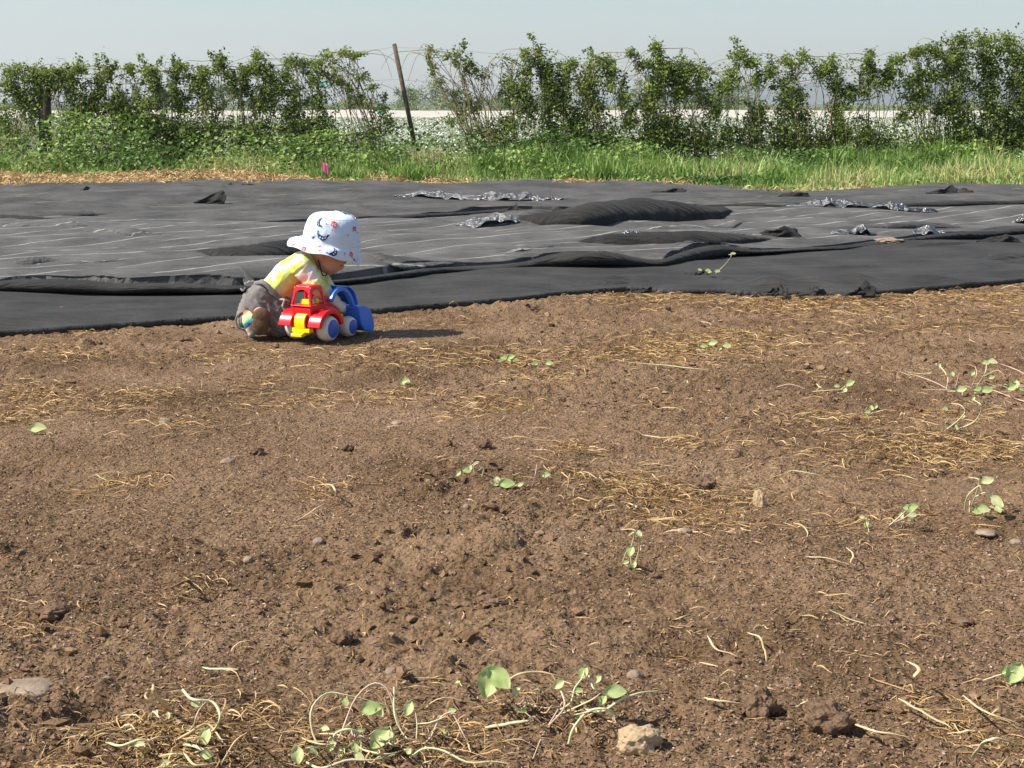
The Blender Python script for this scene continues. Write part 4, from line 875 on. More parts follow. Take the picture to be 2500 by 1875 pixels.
def wr2(co):
    ax = co[:, 0] * .6 + co[:, 2] * .8
    r1 = .5 - np.abs(fbm(co[:, 0] * 16 + co[:, 1] * 12, ax * 42, 911, 3)) * 2.2
    r2 = .5 - np.abs(fbm(co[:, 0] * 50 + co[:, 2] * 14, co[:, 2] * 20 - co[:, 0] * 8, 915, 2)) * 2.2
    return .006 * r1 + .0035 * r2 - .002
displace(pme, wr2); link('trousers', loc(pme), M['cord'], kid)
P = spline([Z(375, 905, -.045), Z(470, 900, -.085), Z(560, 985, -.092), Z(650, 1075, -.085), Z(735, 1120, -.07)], 24) - OI
tube_obj('waistband', [P], [.0085], M['cord'], kid, 8)
P = spline([Z(640, 1080, -.092), Z(690, 1090, -.10), Z(672, 1160, -.10), Z(700, 1210, -.098), Z(668, 1235, -.095)], 20) - OI
tube_obj('drawstring', [P], [.004], mat('drawstring', (.42, .38, .34), .9, .1), kid, 6)
ring('trouser_hem', Z(262, 1310, -.075), [.15, -1, .1], .030, .0042, M['cord'], 1.1)
tube_obj('hem_tie', [spline([Z(215, 965, -.02), Z(240, 985, -.04), Z(268, 950, -.04)], 8) - OI], [.0035], M['cord'], kid, 6)
# ---- sock with rainbow stripes, shoe sole turned to the camera
def sock_mat():
    m = M['sock']; N = m.node_tree.nodes; L = m.node_tree.links; b = N['Principled BSDF']; tc = N.new('ShaderNodeTexCoord'); mp = N.new('ShaderNodeMapping')
    sp = N.new('ShaderNodeSeparateXYZ'); L.new(tc.outputs['Generated'], sp.inputs[0])
    a = N.new('ShaderNodeMath'); a.operation = 'MULTIPLY'; L.new(sp.outputs[0], a.inputs[0]); a.inputs[1].default_value = -.55
    s = N.new('ShaderNodeMath'); s.operation = 'ADD'; L.new(sp.outputs[2], s.inputs[0]); L.new(a.outputs[0], s.inputs[1])
    q = N.new('ShaderNodeMath'); q.operation = 'ADD'; L.new(s.outputs[0], q.inputs[0]); q.inputs[1].default_value = .5; q2 = N.new('ShaderNodeMath'); q2.operation = 'DIVIDE'; L.new(q.outputs[0], q2.inputs[0]); q2.inputs[1].default_value = 1.5
    cr = N.new('ShaderNodeValToRGB'); cr.color_ramp.interpolation = 'CONSTANT'; e = cr.color_ramp.elements
    st = [(0, (.12, .40, .50)), (.22, (.75, .70, .55)), (.32, (.72, .45, .22)), (.40, (.70, .66, .60)), (.46, (.16, .10, .35)), (.54, (.02, .33, .34)), (.61, (.30, .52, .25)), (.68, (.75, .72, .30)), (.78, (.80, .78, .62)), (.84, (.85, .20, .05)), (.93, (.6, .10, .05))]
    while len(e) < len(st): e.new(.5)
    for i, (p, c) in enumerate(st): e[i].position = p; e[i].color = (*c, 1)
    L.new(q2.outputs[0], cr.inputs[0]); L.new(cr.outputs[0], b.inputs['Base Color'])
sock_mat()
sk = loc(body_mesh('sock', [('c', Z(300, 1260, -.075), Z(305, 1330, -.092), .022, .023), ('c', Z(305, 1330, -.092), Z(335, 1450, -.095), .024, .015), ('c', Z(305, 1300, -.09), Z(360, 1320, -.10), .022, .02)], .003, 4)); link('sock', sk, M['sock'], kid)
M['suede'] = mat('brown_suede_sole', (.10, .062, .038), .95, .08, col2=(.15, .098, .062), nscale=50, bump=.3, bscale=200)
def sole_ax(a, b, c, tilt=.08): return np.array([[a * math.cos(tilt), 0, -a * math.sin(tilt)], [0, b, 0], [c * math.sin(tilt), 0, c * math.cos(tilt)]])
so_ = loc(body_mesh('shoe', [('e', Z(440, 1265, -.118), sole_ax(.031, .014, .030)), ('e', Z(430, 1350, -.118), sole_ax(.030, .014, .036)), ('e', Z(425, 1385, -.117), sole_ax(.029, .013, .028)), ('e', Z(430, 1330, -.100), sole_ax(.030, .018, .042))], .003, 4)); sho = link('shoe', so_, M['suede'], kid)
P = [Z(430 + 100 * math.cos(t) + 12 * math.sin(t) , 1322 - 148 * math.sin(t), -.112) - OI for t in np.linspace(0, 2 * math.pi, 40)]
tube_obj('sole_edge', [np.array(P)], [.0022], mat('sole_stitch', (.14, .10, .07), .9, .1), sho, 6)
# chin strap loop of the hat (hangs below the chin) goes with the hat

# ---- hat: prints are part of its own mesh
def hatf():
    base = Z(1203, 452, 0); axis = np.array([.15, -.10, .98]); axis /= np.linalg.norm(axis); e1 = np.array([.989, 0, -.15]); e1 = e1 - axis * (e1 @ axis); e1 /= np.linalg.norm(e1); e2 = np.cross(axis, e1)  # e2 points away
    def crown(th, h):   # h 0..1 seam->top centre along profile
        prof = [(0, .100, 0), (.12, .0985, .018), (.3, .095, .045), (.5, .088, .071), (.62, .079, .088), (.72, .064, .098), (.85, .035, .105), (1, 0.0005, .107)]
        hs = [p[0] for p in prof]; r = np.interp(h, hs, [p[1] for p in prof]); z = np.interp(h, hs, [p[2] for p in prof])
        wob = 1 + .045 * fbm(th * 1.3 + 5, h * 3, 951, 3) * (1 - h)
        dz = .006 * fbm(th * 2, h * 5, 955, 2)
        sq = 1 + .03 * np.cos(2 * th)
        return base + (r * wob * sq * np.cos(th))[..., None] * e1 + (r * wob * .92 * np.sin(th))[..., None] * e2 + (z * 1.0 + dz * (1 - h) + .006 * np.cos(th) * h)[..., None] * axis
    # brim
    def brim(th, t):
        c = np.cos(th)
        out = np.interp(-c, [-1, -.5, 0, .5, 1], [.008, .016, .030, .038, .046]); drop = np.interp(-c, [-1, -.8, -.5, 0, .5, 1], [.060, .044, .032, .032, .026, .018])
        fl = .006 * np.sin(th * 3 + .6) + .004 * np.sin(th * 7)
        r = .100 + out * t ** .9 + .0
        z = -drop * t ** 1.1 + fl * t + .0025 * np.sin(math.pi * t)
        sq = 1 + .03 * np.cos(2 * th)
        return base + (r * sq * c)[..., None] * e1 + (r * .92 * np.sin(th))[..., None] * e2 + z[..., None] * axis
    return base, axis, e1, e2, crown, brim
hb, hA, he1, he2, crown, brim = hatf()
nT = 96
TH, HH = np.meshgrid(np.linspace(0, 2 * math.pi, nT + 1), np.linspace(0, 1, 26)); cg = crown(TH, HH)
TH2, BB = np.meshgrid(np.linspace(0, 2 * math.pi, nT + 1), np.linspace(0, 1, 10)); bg_ = brim(TH2, BB)
allp = np.vstack([bg_[::-1], cg[1:]]); r_, c_ = allp.shape[:2]
V = allp.reshape(-1, 3); i = np.arange((r_ - 1) * c_).reshape(r_ - 1, c_)[:, :-1].ravel(); Q = np.stack([i, i + 1, i + 1 + c_, i + c_], 1).tolist(); V = V.tolist(); mi = [0] * len(Q)
def glyph(polys, surf, th0, p0, size, rot, m_):
    """flat printed motif laid on the hat surface"""
    for poly in polys:
        col = m_
        if isinstance(poly, tuple): poly, col = poly
        b = len(V)
        for (a, b_) in poly:
            ar = a * math.cos(rot) - b_ * math.sin(rot); br = a * math.sin(rot) + b_ * math.cos(rot)
            if surf is crown: th = th0 + ar * size / .092; h = p0 + br * size / .145
            else: th = th0 + ar * size / .125; h = p0 - br * size / .045
            P = surf(np.array(th), np.array(np.clip(h, 0.001, .995))); Pn = surf(np.array(th + .02), np.array(np.clip(h, 0.001, .97))); Pm = surf(np.array(th), np.array(np.clip(h + .02, 0.001, .999)))
            n_ = np.cross(Pn - P, Pm - P); n_ /= np.linalg.norm(n_) + 1e-9
            cen = hb + hA * .02
            if n_ @ (P - cen) < 0: n_ = -n_
            V.append((P + n_ * (.0011 + (.0007 if col == 0 else 0))).tolist())
        Q.append(list(range(b, b + len(poly)))); mi.append(col)
def quadstrip(top, bot):
    return [[top[i], top[i + 1], bot[i + 1], bot[i]] for i in range(len(top) - 1)]
def circ(x, y, r): return ([(x + r * math.cos(t), y + r * math.sin(t)) for t in np.linspace(0, 2 * math.pi, 9)[:-1]], 0)
ship = quadstrip([(-1.1, .55), (-.75, .35), (-.35, .15), (.1, .1), (.5, .2), (.85, .45)], [(-1.15, .3), (-.9, -.3), (-.4, -.62), (.1, -.65), (.5, -.35), (.95, .35)]) + [[(-1.15, .3), (-1.1, .55), (-.95, .95), (-1.2, .95)]] + [[(.5, .2), (.95, .3), (1.05, .5), (.6, .5)]] + [circ(-.55, -.15, .13), circ(-.1, -.25, .13), circ(.32, -.12, .12)]
flagp = [[(-.5, .5), (-.5, .15), (0, .2), (0, .55)], [(0, .55), (0, .2), (.5, .1), (.5, .45)], [(-.5, .15), (-.5, -.4), (0, -.35), (0, .2)], [(0, .2), (0, -.35), (.5, -.45), (.5, .1)]] + [circ(-.24, .18, .1), circ(.24, .14, .1), circ(-.22, -.16, .11), circ(.24, -.2, .11), circ(0, 0, .09)]
pen = [[(-.3, .3), (.4, .1), (-.2, -.1), (-.26, .1)], [(-.36, .3), (-.28, .3), (-.2, -.6), (-.28, -.6)]]
bird = [[(-1, -.1), (0, .1), (1.1, .5), (.1, -.15)], [(0, .1), (.5, .1), (-.2, -.6), (-.4, -.5)]]
def cpos(zx, zy):
    p = Z(zx, zy, -.08); r = p - hb; r = r - he2 * 0; hh_ = r @ hA + .004; c = r @ he1
    h = np.interp(hh_, [0, .018, .045, .071, .088, .098, .105], [0, .12, .3, .5, .62, .72, .85]); Rr = np.interp(h, [0, .3, .5, .62, .72, .85], [.103, .097, .09, .081, .066, .037]); c = np.clip(c / Rr, -.98, .98)
    return -math.acos(c), float(h)
for (g_, zx, zy, s_, rot, col) in [(ship, 1066, 260, .0125, -1.1, 1), (ship, 1120, 405, .0155, .05, 1), (flagp, 1235, 275, .018, -.1, 2), (pen, 1150, 265, .010, .2, 2), (pen, 1228, 335, .011, .1, 2), (ship, 1350, 182, .0155, 2.9, 1), (flagp, 1448, 350, .016, 0, 2), (pen, 1388, 395, .010, .4, 2), (pen, 1475, 395, .010, -.2, 2),
                                    (bird, 1000, 410, .0125, .25, 1), (bird, 1052, 178, .005, .8, 1), (flagp, 1497, 255, .009, 0, 2), (bird, 1250, 170, .006, 0, 1), (pen, 1478, 498, .008, 0, 1)]:
    th, h = cpos(zx, zy); glyph(g_, crown, th, h, s_ * (1.3 if g_ is ship else 1.08), rot, col)
def bpos(zx, t):
    p = Z(zx, 560, -.1); c = (p - hb) @ he1; return -math.acos(np.clip(c / (.103 + .03 * t), -.97, .97)), t
for (g_, zx, t, s_, rot, col) in [(ship, 1240, .45, .017, 1.15, 1), (flagp, 905, .85, .012, .2, 2), (pen, 915, .3, .009, 0, 2), (flagp, 1065, .2, .010, .5, 2), (pen, 1080, .7, .009, .3, 2), (bird, 800, .75, .014, .5, 1), (pen, 1372, .5, .010, .2, 2), (flagp, 1445, .55, .014, -.4, 2), (bird, 1500, .8, .010, -.8, 1), (pen, 1530, .75, .008, 0, 2), (bird, 895, .1, .009, 1.0, 1)]:
    th, h = bpos(zx, t); glyph(g_, brim, th, h, s_ * 1.3, rot, col)
# back of the crown and brim carry the same print
for k_ in range(5): glyph(ship, crown, .5 + k_ * .55, .12 + .28 * (k_ % 2), .014, .2 * k_, 1); glyph(flagp, crown, .75 + k_ * .5, .42 - .2 * (k_ % 2), .015, 0, 2); glyph(ship, brim, .45 + k_ * .6, .5, .014, .3, 1)
# stitched seam lines
me = bpy.data.meshes.new('hat'); me.from_pydata([tuple(np.array(v) - OI) for v in V], [], Q)
for i, p in enumerate(me.polygons): p.material_index = mi[i]; p.use_smooth = mi[i] == 0
M['hatw'] = mat('pale_blue_cotton', (.60, .71, .86), .85, .15, col2=(.66, .75, .88), nscale=12, bump=.8, bscale=22); M['navy'] = mat('navy_print', (.035, .06, .14), .8, .1); M['red_p'] = mat('red_print', (.72, .06, .05), .8, .1)
me.update()
hat = link('sun_hat', me, [M['hatw'], M['navy'], M['red_p']], kid)
seam = mat('hat_seam', (.62, .73, .85), .8, .1)
th = np.linspace(0, 2 * math.pi, 97)
tube_obj('seam', [crown(th, th * 0 + .015) - OI], [.0014], seam, hat, 5)
tube_obj('brim_edge', [brim(th, th * 0 + 1.0) - OI], [.0014], seam, hat, 5)
tube_obj('top_seam', [crown(th, th * 0 + .66) - OI], [.0011], seam, hat, 5)
tube_obj('chin_strap', [spline([H(.0, -.05, .055), Z(1100, 785, -.03), Z(1112, 815, -.025), Z(1140, 820, -.02), Z(1155, 800, -.02), Z(1135, 782, -.02)], 20) - OI], [.0022], mat('black_cord', (.02, .02, .025), .6, .3), hat, 6)

# ================================================================== TOY TRACTOR
M['red'] = mat('red_plastic', (.72, .012, .022), .28, .5, sub=.0, bump=.04, bscale=250); M['yel'] = mat('yellow_plastic', (.86, .68, .005), .3, .5, bump=.03, bscale=200); M['blu'] = mat('blue_plastic', (.045, .21, .78), .33, .5, bump=.03, bscale=200)
M['hub'] = mat('blue_hub_shaded', (.045, .10, .46), .4, .4); M['tyre'] = mat('cream_rubber_tyre', (.74, .71, .65), .45, .35, bump=.15, bscale=60, col2=(.62, .57, .49), nscale=22)  # hub blue is the loader blue with the wheel faces' shade put into the colour
AL = R(61)
rr_ = aty(540 + 1160 / KZ, 490 + 1545 / KZ, 5.30)  # contact of near rear wheel
fw = np.array([math.cos(AL), math.sin(AL), 0]); lf = np.array([-math.sin(AL), math.cos(AL), 0])
RW = .066   # half track
g0 = atg(540 + 1165 / KZ, 490 + 1540 / KZ, 0.002); org = g0 + lf * RW
toy = empty('toy_tractor', org, AL); tag(toy, 'red plastic toy tractor with blue front loader and cream tyres beside the child', 'toy tractor')
def bmo(name, bm, m_, parent, sm=True, bev=0, seg=3, ang=35):
    bmesh.ops.recalc_face_normals(bm, faces=bm.faces); me = bpy.data.meshes.new(name); bm.to_mesh(me); bm.free()
    o = link(name, me, m_, parent)
    for p in me.polygons: p.use_smooth = sm
    if bev:
        b = o.modifiers.new('b', 'BEVEL'); b.width = bev; b.segments = seg; b.limit_method = 'ANGLE'; b.angle_limit = R(30)
        b.harden_normals = True
    return o
def boxbm(bm, x0, x1, y0, y1, z0, z1, top=None):
    vs = []
    for z_, sc in ((z0, 1), (z1, top or 1)):
        cx_, cy_ = (x0 + x1) / 2, (y0 + y1) / 2
        for (a, b) in ((x0, y0), (x1, y0), (x1, y1), (x0, y1)): vs.append(bm.verts.new((cx_ + (a - cx_) * sc, cy_ + (b - cy_) * sc, z_)))
    for f in ((3, 2, 1, 0), (4, 5, 6, 7), (0, 1, 5, 4), (1, 2, 6, 5), (2, 3, 7, 6), (3, 0, 4, 7)): bm.faces.new([vs[i] for i in f])
def prism(bm, prof, y0, y1):
    """closed outline in x,z extruded from y0 to y1"""
    a = [bm.verts.new((x_, y0, z_)) for x_, z_ in prof]; b = [bm.verts.new((x_, y1, z_)) for x_, z_ in prof]; n_ = len(prof)
    bm.faces.new(a); bm.faces.new(b[::-1])
    for i in range(n_): bm.faces.new([a[i], b[i], b[(i + 1) % n_], a[(i + 1) % n_]])
def bandsolid(bm, cl, thick, y0, y1):
    """strip of given thickness following a centre line in x,z, extruded y0..y1"""
    cl = np.array(cl, float); T = np.gradient(cl, axis=0); T /= np.linalg.norm(T, axis=1, keepdims=True); Nn = np.stack([-T[:, 1], T[:, 0]], 1); th_ = np.broadcast_to(thick, (len(cl),))[:, None] / 2
    prof = np.vstack([cl + Nn * th_, (cl - Nn * th_)[::-1]]); n_ = len(prof); k = len(cl)
    a = [bm.verts.new((x_, y0, z_)) for x_, z_ in prof]; b = [bm.verts.new((x_, y1, z_)) for x_, z_ in prof]
    for i in range(n_): bm.faces.new([a[i], b[i], b[(i + 1) % n_], a[(i + 1) % n_]])
    for i in range(k - 1):
        bm.faces.new([a[i], a[i + 1], a[n_ - 2 - i], a[n_ - 1 - i]]); bm.faces.new([b[i + 1], b[i], b[n_ - 1 - i], b[n_ - 2 - i]])
def arc(cx_, cz_, r, a0, a1, n=14, rz=None):
    return [(cx_ + r * math.cos(R(a0 + (a1 - a0) * i / (n - 1))), cz_ + (rz or r) * math.sin(R(a0 + (a1 - a0) * i / (n - 1)))) for i in range(n)]
WR, WF, WB = .0455, .0365, .128     # wheel radii, wheelbase
# body: hood with rounded nose
bm = bmesh.new()
sec = []
for (x_, zt, hw) in [(.018, .128, .036), (.05, .128, .036), (.085, .124, .0355), (.115, .112, .034), (.135, .095, .031), (.148, .075, .027), (.152, .058, .024)]:
    ring_ = []
    for t in np.linspace(0, math.pi, 13):
        cyy = math.cos(t); szz = abs(math.sin(t)) ; e_ = .55
        ring_.append(bm.verts.new((x_, hw * math.copysign(abs(cyy) ** e_, cyy), .045 + (zt - .045) * szz ** e_)))
    sec.append(ring_)
for a, b in zip(sec[:-1], sec[1:]):
    for i in range(12): bm.faces.new([a[i], a[i + 1], b[i + 1], b[i]])
    bm.faces.new([a[12], a[0], b[0], b[12]])
bm.faces.new(sec[-1]); bm.faces.new(sec[0][::-1])
body = bmo('hood', bm, M['red'], toy, True, .003)
# rear body tub
bm = bmesh.new(); prism(bm, [(-.052, .030), (-.056, .060), (-.058, .118), (-.054, .124), (.030, .126), (.034, .030)], -.040, .040)
bmo('cab_body', bm, M['red'], toy, True, .004)
# ledge under rear window
bm = bmesh.new(); prism(bm, [(-.062, .1235), (-.062, .1275), (.028, .1275), (.028, .1235)], -.0435, .0435); bmo('window_sill', bm, M['red'], toy, True, .0015)
# cab: four corner posts, roof, with arched openings
cab = []
def arch_frame(name, pts_in, pts_out, y0, y1): pass
bm = bmesh.new()
def arched_wall(bm, x_or_y, half, zb, zt, zopen, wpost_b, wpost_t, axis, th_=.007, lean=0, topsc=.72, off=0):
    """wall with one arched window; axis 'x' = wall in y-z plane (rear/front), 'y' = wall in x-z plane"""
    n_ = 13; inn = []; out = []
    hb_ = half - wpost_b; 
    inn = [(-hb_, zb)] + [((-math.cos(math.pi * i / n_)) * (half * (topsc + .10) - wpost_t), zopen - (zopen - zb) * .42 + (zopen - zb) * .42 * math.sin(math.pi * i / n_)) for i in range(n_ + 1)] + [(hb_, zb)]
    out = [(-half, zb)]
    for i in range(n_ + 1):
        c_, s_ = -math.cos(math.pi * i / n_), abs(math.sin(math.pi * i / n_)); e_ = .45
        out.append((math.copysign(abs(c_) ** e_, c_) * half * topsc, zt - (zt - zb) * .30 + (zt - zb) * .30 * s_ ** e_))
    out.append((half, zb))
    def put(a, z_, d):
        l_ = lean * (z_ - zb) / (zt - zb)
        return bm.verts.new((x_or_y + d + l_, a + off, z_)) if axis == 'x' else bm.verts.new((a + off, x_or_y + d + l_, z_))
    A = [[put(a, z_, d) for a, z_ in seq] for d in (0, th_) for seq in (inn, out)]
    k = len(inn)
    for i in range(k - 1):
        bm.faces.new([A[0][i], A[0][i + 1], A[1][i + 1], A[1][i]]); bm.faces.new([A[2][i + 1], A[2][i], A[3][i], A[3][i + 1]])
        bm.faces.new([A[0][i + 1], A[0][i], A[2][i], A[2][i + 1]]); bm.faces.new([A[1][i], A[1][i + 1], A[3][i + 1], A[3][i]])
zb_, zt_ = .1275, .193
arched_wall(bm, -.060, .0425, zb_, zt_, .180, .006, .010, 'x', lean=.010, topsc=.80)
arched_wall(bm, -.0425, .043, zb_, zt_, .180, .010, .010, 'y', lean=.008, topsc=.80, off=-.016)
arched_wall(bm, .0355, .043, zb_, zt_, .180, .010, .010, 'y', lean=-.008, topsc=.80, off=-.016)
arched_wall(bm, .022, .0425, zb_, zt_, .180, .006, .010, 'x', lean=-.012, topsc=.80)
bmo('cab_frame', bm, M['red'], toy, True, .0018)
bm = bmesh.new(); boxbm(bm, -.050, .010, -.033, .033, .183, .1955, .86); bmo('roof', bm, M['red'], toy, True, .005, 4)
# fenders over the rear wheels
for sgn in (-1, 1):
    bm = bmesh.new(); cl = arc(0, WR, WR + .0135, 172, 8, 20); y0, y1 = (sgn * .036, sgn * .088) ; y0, y1 = min(y0, y1), max(y0, y1)
    bandsolid(bm, [(x_ * 1.06 - (.006 if x_ < 0 else 0), z_) for x_, z_ in cl], .016, y0, y1)
    prism(bm, [(x_ * 1.0, z_) for x_, z_ in arc(0, WR, WR + .009, 165, 15, 12)] , sgn * .036 - .003, sgn * .036 + .003)
    bmo('fender', bm, M['red'], toy, True, .003)
# wheels
def wheel(name, x_, y_, r, wd, sgn):
    e = empty(name, (x_, y_, r)); e.parent = toy
    prof = [(0, -.0), (r * .68, -.002), (r * .75, 0.0), (r * .83, .0015), (r * .90, wd * .12), (r * .98, wd * .32), (r, wd * .5), (r * .97, wd * .72), (r * .88, wd * .93), (r * .7, wd), (0, wd)]
    Vv = []; n_ = 40
    for (rr, yy_) in prof:
        for j in range(n_): t = 2 * math.pi * j / n_; Vv.append((rr * math.cos(t), sgn * (wd / 2 - yy_), rr * math.sin(t)))
    Qv = [(i * n_ + j, i * n_ + (j + 1) % n_, (i + 1) * n_ + (j + 1) % n_, (i + 1) * n_ + j) for i in range(len(prof) - 1) for j in range(n_)]
    Vv = np.array(Vv); Qv = np.array(Qv) if sgn > 0 else np.array(Qv)[:, ::-1]
    t_ = link('tyre', mesh_np('tyre', Vv, Qv, True), M['tyre'], e)
    prof = [(0.0001, .0035), (r * .65, .0035), (r * .69, .002), (r * .70, -.004)]
    Vv = []
    for (rr, yy_) in prof:
        for j in range(n_): t = 2 * math.pi * j / n_; Vv.append((rr * math.cos(t), sgn * (wd / 2 + yy_), rr * math.sin(t)))
    Qv = [(i * n_ + j, i * n_ + (j + 1) % n_, (i + 1) * n_ + (j + 1) % n_, (i + 1) * n_ + j) for i in range(3) for j in range(n_)]
    link('hub', mesh_np('hub', np.array(Vv), np.array(Qv)[:, ::-sgn] if sgn < 0 else np.array(Qv)[:, ::-1], True), M['hub'], e)
for sgn in (-1, 1):
    wheel('rear_wheel', 0, sgn * RW, WR, .046, sgn); wheel('front_wheel', WB, sgn * (RW - .004), WF, .042, sgn)
bm = bmesh.new(); bmesh.ops.create_cone(bm, cap_ends=True, segments=16, radius1=.006, radius2=.006, depth=.10, matrix=Matrix.Translation((0, 0, WR)) @ Matrix.Rotation(R(90), 4, 'X')); bmesh.ops.create_cone(bm, cap_ends=True, segments=16, radius1=.006, radius2=.006, depth=.10, matrix=Matrix.Translation((WB, 0, WF)) @ Matrix.Rotation(R(90), 4, 'X')); bmo('axles', bm, M['blu'], toy, False)
# yellow chassis, engine sides, hitch
bm = bmesh.new(); boxbm(bm, -.058, .150, -.026, .026, .028, .042); bmo('chassis', bm, M['yel'], toy, True, .002)
bm = bmesh.new(); prism(bm, [(.060, .036), (.060, .070), (.075, .092), (.088, .070), (.112, .066), (.114, .078), (.134, .080), (.138, .036)], -.0395, .0395); bmo('engine_side', bm, M['yel'], toy, True, .002)
bm = bmesh.new(); boxbm(bm, -.074, -.050, -.044, .030, .036, .050); prism(bm, [(-.090, .022), (-.090, .032), (-.072, .036), (-.060, .036), (-.060, .024)], -.022, .024)
bandsolid(bm, arc(-.056, .066, .016, 200, 80, 12) [:0] + [(-.071, .048), (-.0745, .062), (-.0745, .076), (-.071, .087), (-.064, .094), (-.056, .097)], .006, -.026, .018)
bmo('tow_hitch', bm, M['yel'], toy, True, .0018)
bm = bmesh.new(); boxbm(bm, -.040, -.010, -.022, .020, .1275, .147, .9); boxbm(bm, -.004, .004, -.030, -.022, .1275, .148); bmo('seat', bm, M['yel'], toy, True, .003)
# red pivot ears holding the loader
for sgn in (-1, 1):
    bm = bmesh.new(); prism(bm, [(.030, .118), (.030, .140)] + arc(.040, .142, .010, 180, 0, 8) + [(.050, .118)], sgn * .034 - .006, sgn * .034 + .006); bmo('loader_mount', bm, M['red'], toy, True, .002)
# loader: two arched arms, broad plate, bucket
for sgn in (-1, 1):
    bm = bmesh.new(); cl = [(.048, .132), (.058, .148), (.075, .163), (.098, .170), (.122, .168), (.145, .156), (.164, .136), (.180, .108), (.194, .078), (.202, .056)]
    cl = spline([(a, b, 0) for a, b in cl], 30)[:, :2]
    bandsolid(bm, cl, np.interp(np.linspace(0, 1, 30), [0, .5, 1], [.014, .015, .012]), sgn * .046 - .009, sgn * .046 + .009); bmo('loader_arm', bm, M['blu'], toy, True, .002)
bm = bmesh.new(); cl = [(.118, .176), (.140, .175), (.162, .165), (.180, .147), (.190, .125), (.196, .105)]; cl = spline([(a, b, 0) for a, b in cl], 16)[:, :2]; bandsolid(bm, cl, .005, -.060, .060); bmo('loader_plate', bm, M['blu'], toy, True, .0015)
bm = bmesh.new()
cl = [(.172, .098), (.178, .070), (.186, .045), (.198, .026), (.216, .014), (.240, .008), (.262, .006)]; cl = spline([(a, b, 0) for a, b in cl], 18)[:, :2]
bandsolid(bm, cl, .004, -.078, .078)
for sgn in (-1, 1):
    pr = [(a, b) for a, b in cl] + [(.268, .022), (.262, .050), (.248, .078), (.228, .095), (.205, .101), (.172, .100)]
    prism(bm, pr, sgn * .078 - .002, sgn * .078 + .002)
prism(bm, [(.166, .095), (.166, .101), (.200, .103), (.200, .097)], -.076, .076)
bmo('bucket', bm, M['blu'], toy, True, .001)
bm = bmesh.new(); boxbm(bm, .02, .175, -.012, .012, .022, .027); boxbm(bm, .085, .105, -.056, .056, .018, .027); bmo('loader_linkage', bm, M['blu'], toy, True, .0015)
# ================================================================== STONES, CLODS, SEEDLINGS
def W2(a, b): return atg(a * 1.1302, b * 1.1302)   # positions read off the 2212 px wide view
M['stone_pale'] = mat('pale_sandstone', (.34, .24, .15), .9, .1, col2=(.46, .35, .22), nscale=18, bump=.5, bscale=60)
M['stone_grey'] = mat('grey_stone', (.19, .14, .10), .9, .1, col2=(.33, .26, .20), nscale=20, bump=.4, bscale=70)
M['clod_d'] = mat('dark_clod', (.12, .076, .048), .95, .08, col2=(.20, .13, .085), nscale=30, bump=.8, bscale=70)
def lump(name, a, b, wpx, hpx, m_, lab, cat, seed, rough=.22, group=None, sink=.25, zoff=0, lean=0, dep=.9):
    c = atg(a * 1.1302, b * 1.1302); s_ = math.hypot(c[1], CAMH) / F
    rx = wpx * 1.1302 * s_ / 2; rz = hpx * 1.1302 * s_ / 2 * 1.0; ry = rx * dep
    n_ = IV3 * 1.0; d = 1 + rough * 1.6 * (fbm(n_[:, 0] * 1.6 + seed, n_[:, 1] * 1.6 + n_[:, 2] * 1.1, seed, 2)) + rough * 1.1 * np.abs(fbm(n_[:, 0] * 4 + n_[:, 2] * 3, n_[:, 1] * 4 + seed, seed + 3, 3))
    V_ = n_ * d[:, None] * np.array([rx, ry, rz]); V_[:, 0] += lean * V_[:, 2]
    x_, y_ = float(c[0]), float(c[1]); z_ = (gz(x_, y_) if y_ < edge0(x_) else float(surf(x_, y_))) + rz * (1 - sink * 2) * .8 + zoff
    o = link(name, mesh_np(name, V_, IT3, rough < .15, k=3), m_); o.location = (x_, y_, z_); o.rotation_euler = (0, 0, seed * .7)
    if wpx > 50: o.rotation_euler = (0, 0, 0)
    return tag(o, lab, cat, group)
GS = 'stones and pebbles in the soil'; GC = 'dark clods of earth'
